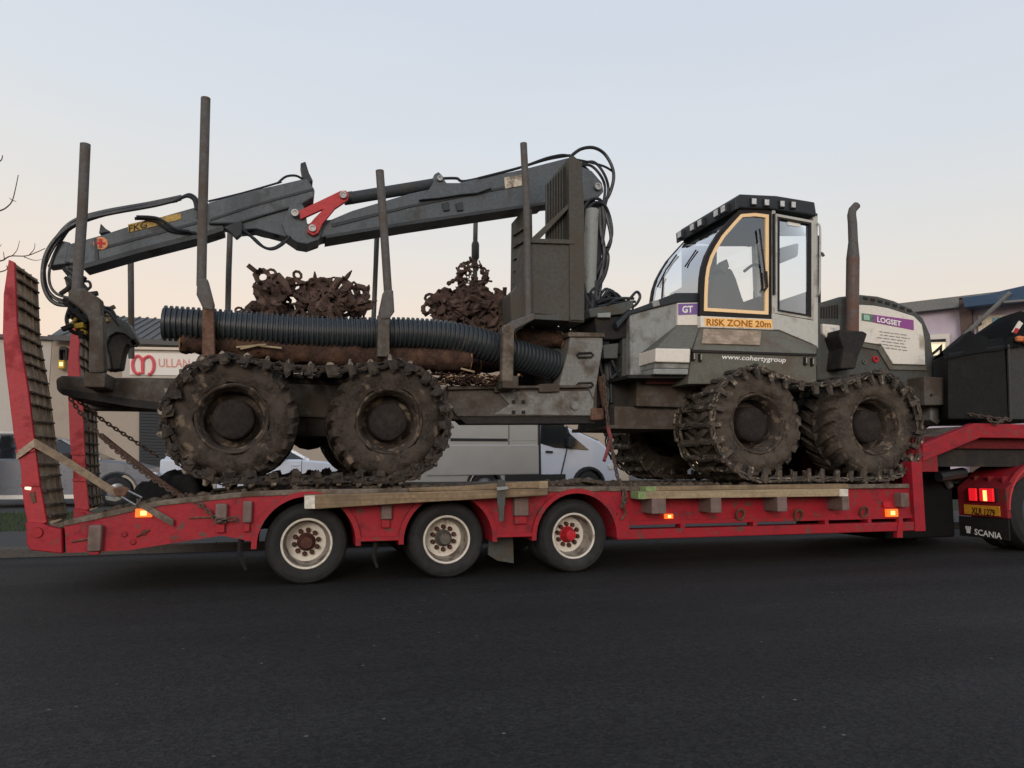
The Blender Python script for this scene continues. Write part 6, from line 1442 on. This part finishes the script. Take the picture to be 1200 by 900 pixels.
# logs
def log(pp, Y, r, label, seed):
    rs = random.Random(seed); pts = pxpath([(x, y, Y) for x, y in pp], 34); n = len(pts)
    mb = MB().tube(pts, [r * (1 + .05 * math.sin(i * .21 + seed)) for i in range(n)], 22, caps=False)
    for v in mb.v: v += Vector((noise.noise(v * 6), noise.noise(v * 6 + Vector((9, 1, 1))), noise.noise(v * 6 + Vector((3, 7, 5))))) * r * .22 + Vector((noise.noise(v * 25), noise.noise(v * 25 + Vector((2, 8, 1))), noise.noise(v * 25 + Vector((6, 3, 4))))) * r * .14
    o = mb.build('log', M['bark'], None, smooth=60); tag(o, label, 'log', 'logs on the forwarder bunks')
    for e, q in ((pts[0], pts[1]), (pts[-1], pts[-2])):
        d = (e - q).normalized(); u = d.orthogonal().normalized(); v_ = d.cross(u)
        MB().ext([e + d * .004 + (u * math.cos(2 * math.pi * k / 14) + v_ * math.sin(2 * math.pi * k / 14)) * r * .97 for k in range(14)], d * .012).build('cut_end', M['wood'], o)
    return o
log([(214, 399), (300, 407), (420, 417), (549, 421)], 7.92, .125, 'thick brown log directly under the ribbed pipe', 1)
log([(262, 420), (310, 422), (420, 424), (560, 428)], 8.35, .12, 'log lying behind the thick brown one in the bunks', 2)
log([(270, 417), (335, 418), (450, 421), (590, 424)], 8.75, .13, 'log in the middle of the bunks below the rusty chain heap', 3)
log([(275, 413), (335, 414), (450, 417), (600, 420)], 9.2, .13, 'log on the far side of the bunks', 4)
log([(603, 398), (630, 397), (656, 398)], 8.25, .10, 'short orange brown log stub under the crane guard', 5)
wc = MB(); rw = random.Random(17)
for i in range(900):
    x, Y_ = rw.uniform(-.9, 2.5), rw.uniform(7.75, 9.4)
    z = 2.055 + rw.uniform(0, .04)
    if rw.random() < .35: x, Y_, z = rw.uniform(1.55, 2.3), rw.uniform(7.7, 8.1), 1.98 + rw.uniform(0, .10)
    l, t_ = rw.uniform(.03, .11), rw.uniform(.004, .012); a = rw.uniform(0, 3.14)
    d = Vector((math.cos(a) * l, math.sin(a) * l, rw.uniform(-.02, .03)))
    wc.bar((x, Y_, z), Vector((x, Y_, z)) + d, t_ * 2.5, t_, slot=0 if rw.random() < .88 else 1)
co_ = tag(wc.build('bark_debris', [M['bark'], M['wood']], None), 'bark and splinters scattered on the load bed', 'debris', None, 'stuff')
bed = MB().box((-1.9, 8.3, 1.93), (2.6, 9.1, 1.955)).build('bed_plate', M['frame'], F)
sp = MB()
for (x0_, y0_, x1_, y1_) in ((277, 407, 312, 404), (282, 409, 305, 404), (300, 405, 330, 408), (540, 432, 556, 436)):
    sp.bar(P(x0_, y0_, 7.76), P(x1_, y1_, 7.74), .035, .018)
sp.build('splinter', M['timberpale'], bpy.data.objects['log'])['kind'] = 'stuff'
# heaps of spare track
def track_link(v):
    rs = random.Random(v); mb = MB(); n = 9
    ro = [(.10 + rs.uniform(-.02, .025)) for _ in range(n)]
    o = [(ro[i] * math.cos(2 * math.pi * i / n), ro[i] * math.sin(2 * math.pi * i / n)) for i in range(n)]
    h = [(.042 * math.cos(2 * math.pi * i / n), .042 * math.sin(2 * math.pi * i / n)) for i in range(n)]
    for i in range(n):
        j = (i + 1) % n
        mb.loft([(*o[i], -.014), (*o[j], -.014), (*h[j], -.014), (*h[i], -.014)], [(*o[i], .014), (*o[j], .014), (*h[j], .014), (*h[i], .014)])
    for k in range(3):
        a = rs.uniform(0, 6.28)
        mb.lathe([(.028, 0), (.02, .05), (.006, .09), (0, .092)], (math.cos(a) * .075, math.sin(a) * .075, .01), axis='z', seg=6)
    a = rs.uniform(0, 6.28)
    mb.tube([(math.cos(a) * .1 + math.cos(t) * .045, math.sin(a) * .1 + math.sin(t) * .045, math.sin(t * 2) * .02) for t in [q * math.pi / 4 for q in range(8)]], .016, 5, closed=True)
    mb.bar((math.cos(a + 2) * .06, math.sin(a + 2) * .06, 0), (math.cos(a + 2) * .2, math.sin(a + 2) * .2, .03), .05, .022)
    return mb.mesh('track_link', M['rustlink'])
def track_plate(v):
    rs = random.Random(v + 50); mb = MB(); n = 7
    ro = [(.135 + rs.uniform(-.035, .03)) for _ in range(n)]
    ring_ = lambda r: [(r[i] * math.cos(2 * math.pi * i / n), r[i] * math.sin(2 * math.pi * i / n) * .8) for i in range(n)]
    o, h, m_ = ring_(ro), ring_([.05] * n), ring_([x * .68 for x in ro])
    for i in range(n):
        j = (i + 1) % n
        mb.loft([(*o[i], -.03), (*o[j], -.03), (*m_[j], .0), (*m_[i], .0)], [(*o[i], -.008), (*o[j], -.008), (*m_[j], .024), (*m_[i], .024)])
        mb.loft([(*m_[i], .0), (*m_[j], .0), (*h[j], .0), (*h[i], .0)], [(*m_[i], .024), (*m_[j], .024), (*h[j], .024), (*h[i], .024)])
    mb.loft([(-.09, -.012, .02), (.09, -.012, .02), (.09, .012, .02), (-.09, .012, .02)], [(-.06, -.006, .085), (.05, -.006, .07), (.05, .006, .07), (-.06, .006, .085)])
    a = rs.uniform(0, 6.28)
    mb.tube([(math.cos(a) * .14 + math.cos(t) * .04, math.sin(a) * .12 + math.sin(t) * .04, -.01) for t in [q * math.pi / 4 for q in range(8)]], .015, 5, closed=True)
    for k in range(1):
        a = rs.uniform(0, 6.28)
        mb.lathe([(.024, -.02), (.016, .04), (.005, .10), (0, .102)], (math.cos(a) * .1, math.sin(a) * .08, .0), axis='z', seg=5)
        q0 = Vector((math.cos(a) * .08, math.sin(a) * .06, 0)); q1 = Vector((math.cos(a) * .21, math.sin(a) * .17, rs.uniform(-.04, .04)))
        mb.tube([q0, q0.lerp(q1, .6), q1], [.026, .02, .006], 5)
    return mb.mesh('track_link', M['rustlink'])
lms = [track_link(v) for v in range(3)]
pms = [track_plate(v) for v in range(5)]
def inside(x, y, pg):
    c = False; n = len(pg)
    for i in range(n):
        (x1, y1), (x2, y2) = pg[i], pg[(i + 1) % n]
        if (y1 > y) != (y2 > y) and x < (x2 - x1) * (y - y1) / (y2 - y1) + x1: c = not c
    return c
def heap(pg, n, Y0, Y1, label, seed, low, ms=None):
    rs = random.Random(seed); xs_ = [p[0] for p in pg]; ys_ = [p[1] for p in pg]
    c = P(sum(xs_) / len(xs_), max(ys_) + low, (Y0 + Y1) / 2)
    t = thing('spare_track_heap', c, label, 'spare tracks', 'heaps of rusty spare tracks on the bunks')
    pg = inset(pg, 5); k = 0
    while k < n:
        x, y = rs.uniform(min(xs_), max(xs_)), rs.uniform(min(ys_), max(ys_))
        if not inside(x, y, pg): continue
        e = Matrix.Rotation(rs.gauss(.1, .55), 3, 'Z') @ Matrix.Rotation(rs.gauss(math.pi / 2, .45), 3, 'X') @ Matrix.Rotation(rs.uniform(0, 6.28), 3, 'Z')
        inst(rs.choice(ms or lms), 'track_link', t, P(x, y, rs.uniform(Y0, Y1)), e.to_euler(), [rs.uniform(.75, 1.15) * (1.05 if ms else .9)] * 3); k += 1
    return t
heap([(276, 366), (294, 354), (297, 336), (299, 322), (308, 316), (318, 326), (326, 322), (334, 325), (347, 327), (354, 338), (364, 342), (372, 330), (380, 325), (390, 333), (398, 330), (410, 338), (434, 336), (434, 362), (424, 375), (420, 410), (300, 405), (290, 375)], 92, 8.35, 9.1, 'heap of rusty track links with pointed corners, between the second and third stakes', 4, 0, pms + lms)
heap([(500, 376), (508, 352), (516, 343), (526, 343), (534, 338), (560, 335), (574, 342), (590, 344), (604, 346), (606, 370), (603, 405), (520, 405), (515, 390)], 115, 8.35, 9.1, 'rusty track heap with a round loop on top, piled against the crane guard', 8, 0, pms[:2] + lms)
h2 = [o for o in bpy.data.objects if o.name.startswith('spare_track_heap')][-1]
rs2 = random.Random(77)
ringp = [(553.5 + 15.5 * math.cos(a), 321 + 13.5 * math.sin(a)) for a in [q * 2 * math.pi / 15 for q in range(15)]] + [(548, 318), (556, 326), (544, 328), (552, 333), (562, 332), (539, 335), (566, 338)]
for x, y in ringp:
    e = Matrix.Rotation(rs2.uniform(0, 6.28), 3, 'Z') @ Matrix.Rotation(rs2.gauss(math.pi / 2, .35), 3, 'X') @ Matrix.Rotation(rs2.uniform(0, 6.28), 3, 'Z')
    inst(rs2.choice(lms), 'track_link', h2, P(x, y + 2, 8.7 + rs2.uniform(-.08, .08)), e.to_euler(), [rs2.uniform(.42, .58)] * 3)
# loose loops sticking out of the second heap
lo_ = MB()
for pp in ([(497, 366), (496, 360), (505, 352), (514, 348)], [(526, 332), (536, 326), (545, 318)], [(565, 318), (571, 326), (566, 334), (560, 338)]):
    pts = pxpath([(x, y, 8.7) for x, y in pp], 4); lo_.tube(pts, .022, 6)
    for q in pts[::2]: lo_.ball(q, .034)
lo_.build('loose_chain', M['rustlink'],  [o for o in bpy.data.objects if o.name.startswith('spare_track_heap')][-1])['kind'] = 'stuff'

# ================================================================== LASHINGS
def chain(pts, label, pitch=.045, r=.0075, name='lashing_chain'):
    path = smoothpath(pts, 8); mb = MB(); d = 0; k = 0; acc = 0
    Ls = [0]
    for a, b in zip(path, path[1:]): Ls.append(Ls[-1] + (b - a).length)
    s_ = pitch / 2; i = 0
    while s_ < Ls[-1]:
        while Ls[i + 1] < s_: i += 1
        p = path[i].lerp(path[i + 1], (s_ - Ls[i]) / (Ls[i + 1] - Ls[i])); t = (path[i + 1] - path[i]).normalized()
        u = t.orthogonal().normalized(); u = Matrix.Rotation((k % 2) * math.pi / 2 + .5, 3, t) @ u
        mb.tube([p + t * math.cos(a) * pitch * .72 + u * math.sin(a) * pitch * .36 for a in [q * math.pi / 4 for q in range(8)]], r, 5, closed=True)
        s_ += pitch; k += 1
    return tag(mb.build(name, M['chain'], None, smooth=60), label, 'chain', 'lashing chains on the trailer')
chain([P(82, 466, 8.0), P(105, 497, 7.9), P(150, 540, 7.65), P(200, 575, 7.4), P(235, 592, 7.17), P(254, 610, 7.13)], 'rusty chain from the bunk end down to the rear plate', .042, .0075)
chain([P(254, 610, 7.12), P(262, 609, 7.1), P(272, 608, 7.12)], 'short chain end hooked round a steel stub on the rear plate', .05, .009)
chain([P(92, 470, 8.2), P(120, 492, 8.3), P(150, 512, 8.4), P(185, 535, 8.5)], 'second chain slanting behind the far ramp', .042, .0075)
chain([P(707, 440, 8.0), P(713, 500, 7.8), P(724, 560, 7.3), P(733, 580, 7.13), P(728, 596, 7.13)], 'chain hanging from the forwarder joint to the deck edge', .05, .009)
chain([P(1100, 479, 7.9), P(1140, 486, 7.5), P(1165, 490, 7.3), P(1182, 492, 7.19)], 'chain running along the gooseneck below the black bin', .05, .009)
chain([P(1158, 491, 7.17), P(1166, 496, 7.15), P(1174, 493, 7.16), P(1180, 490, 7.18)], 'loose chain tail looped over the gooseneck edge', .05, .010)
bn_ = tag(MB().tube(pxpath([(118, 510, 8.1), (148, 534, 7.9), (190, 566, 7.6), (214, 582, 7.5)], 4), .026, 6).build('load_binder', M['rust'], None, smooth=50), 'rusty load binder bar lying along the rear chains', 'binder')
bt = tag(MB().tube([P(708, 540, 7.6), P(716, 515, 7.7), P(712, 500, 7.75)], .022, 6).build('binder_handle', mat('binder_red', (.20, .05, .05), .6), None, smooth=50), 'dark red binder handle on the joint chain', 'binder')
st = thing('ratchet_strap', P(130, 582, 7.14), 'beige ratchet strap tied round the near ramp', 'strap')
def flat(pp, Y0, Y1, w_, name='webbing', m=M['strap'], par=st):
    pts = [P(x, y, Y0 + (Y1 - Y0) * i / (len(pp) - 1)) for i, (x, y) in enumerate(pp)]
    mb = MB()
    for p, q in zip(pts, pts[1:]): mb.bar(p, q + (q - p).normalized() * .006, .012, w_, up=(0, 1, 0)) if False else mb.loft([p + Vector((0, 0, -w_ / 2)), p + Vector((0, .012, -w_ / 2)), p + Vector((0, .012, w_ / 2)), p + Vector((0, 0, w_ / 2))], [q + Vector((0, 0, -w_ / 2)), q + Vector((0, .012, -w_ / 2)), q + Vector((0, .012, w_ / 2)), q + Vector((0, 0, w_ / 2))])
    return mb.build(name, m, par)
flat([(40, 519), (70, 536), (100, 555), (128, 573), (138, 578)], TY - .04, TY - .055, .075)
flat([(19, 534), (28, 528), (40, 519)], TY - .02, TY - .04, .07, m=M['slat'])
flat([(160, 588), (180, 600), (203, 613)], TY - .055, TY - .05, .062, m=M['worn'])
MB().px([(132, 573), (142, 569), (152, 573), (146, 582), (136, 582)], TY - .09, TY - .03).build('ratchet', M['rust'], st, bevel=.008)
rgm = MB()
fr_pts = [P(x, y, TY - .08) for x, y in ((142, 582), (150, 575), (166, 583), (159, 592))]
rgm.tube(fr_pts, .010, 6, closed=True); rgm.build('ratchet_handle', M['chrome'], st)
MB().px([(123, 581), (135, 583), (140, 580), (143, 585), (135, 588), (124, 586)], TY - .06, TY - .03).build('ratchet_hook', M['panelgrey'], st, bevel=.006)
cl = thing('timber_strap', P(588, 600, OY - .03), 'dark strap wrapped around the stacked timber above the wheels', 'strap')
m_ = MB(); m_.px([(583, 564), (592, 563.5), (592, 592), (583, 592)], OY - .015, OY - .003); m_.px([(584, 592), (591, 592), (590, 610), (585, 612)], OY - .015, OY - .005)
m_.box((P(583, 564, OY).x, OY - .015, P(583, 564, OY).z), (P(592, 564, OY).x, TY - .05, P(583, 564, OY).z + .012))
m_.build('webbing', M['engine'], cl)
MB().px([(582, 571), (595, 570), (596, 573.5), (583, 575)], OY - .04, OY - .01).build('buckle', M['panelgrey'], cl, bevel=.004)
hs = tag(MB().tube(pxpath([(731, 576, TY - .03), (729, 590, TY - .05), (733, 600, TY - .05), (728, 609, TY - .04)], 4), .012, 6).build('hanging_strap', M['rust'], None), 'frayed brown strap end hanging by the front web', 'strap')
# tarp and mud on the rear deck
tb_ = MB(); rt = random.Random(2); nx, ny = 22, 14
p0, p1 = P(146, 580, 7.9), P(238, 572, 7.9)
gx = [[None] * (ny + 1) for _ in range(nx + 1)]
for i in range(nx + 1):
    for j in range(ny + 1):
        u, v = i / nx, j / ny
        x = p0.x + (p1.x - p0.x) * u; y = 7.75 + 1.3 * v
        e = min(1, 6 * u, 6 * (1 - u), 6 * v, 6 * (1 - v))
        z = zprof(x) + .01 + e * (.20 + .10 * noise.noise(Vector((x * 4, y * 4, 0))) + .06 * noise.noise(Vector((x * 11, y * 11, 3))))
        gx[i][j] = Vector((x, y, z))
for i in range(nx):
    for j in range(ny): tb_.face([gx[i][j], gx[i + 1][j], gx[i + 1][j + 1], gx[i][j + 1]])
tag(tb_.build('deck_sheet', M['bin'], None, smooth=60), 'crumpled dark sheet heaped on the rear deck behind the strap', 'sheet')
md = MB(); rm_ = random.Random(31)
for i in range(420):
    r_ = rm_.random()
    if r_ < .25: x, y = 3.1 + rm_.gauss(0, .16), 7.55 + abs(rm_.gauss(0, .3))
    elif r_ < .6: x, y = rm_.uniform(-1.6, 1.8), rm_.uniform(7.22, 7.6)
    else: x, y = rm_.uniform(3.2, 7.0), rm_.uniform(7.24, 9)
    s_ = rm_.uniform(.012, .045); 
    md.ball((x, y, zprof(x) + s_ * .3 + (.05 * max(0, 1 - abs(x - 3.1) / .3) if r_ < .25 else 0)), (s_ * rm_.uniform(.8, 1.6), s_, s_ * .7))
mo = tag(md.build('mud_clods', mat('mud_clod', (.085, .066, .05), .95, var=.4, scale=8, bump=.8), None), 'clods of mud dropped along the trailer deck', 'mud', None, 'stuff')
# ---- tidy: keep blender's own suffix names only
bpy.context.view_layer.update()
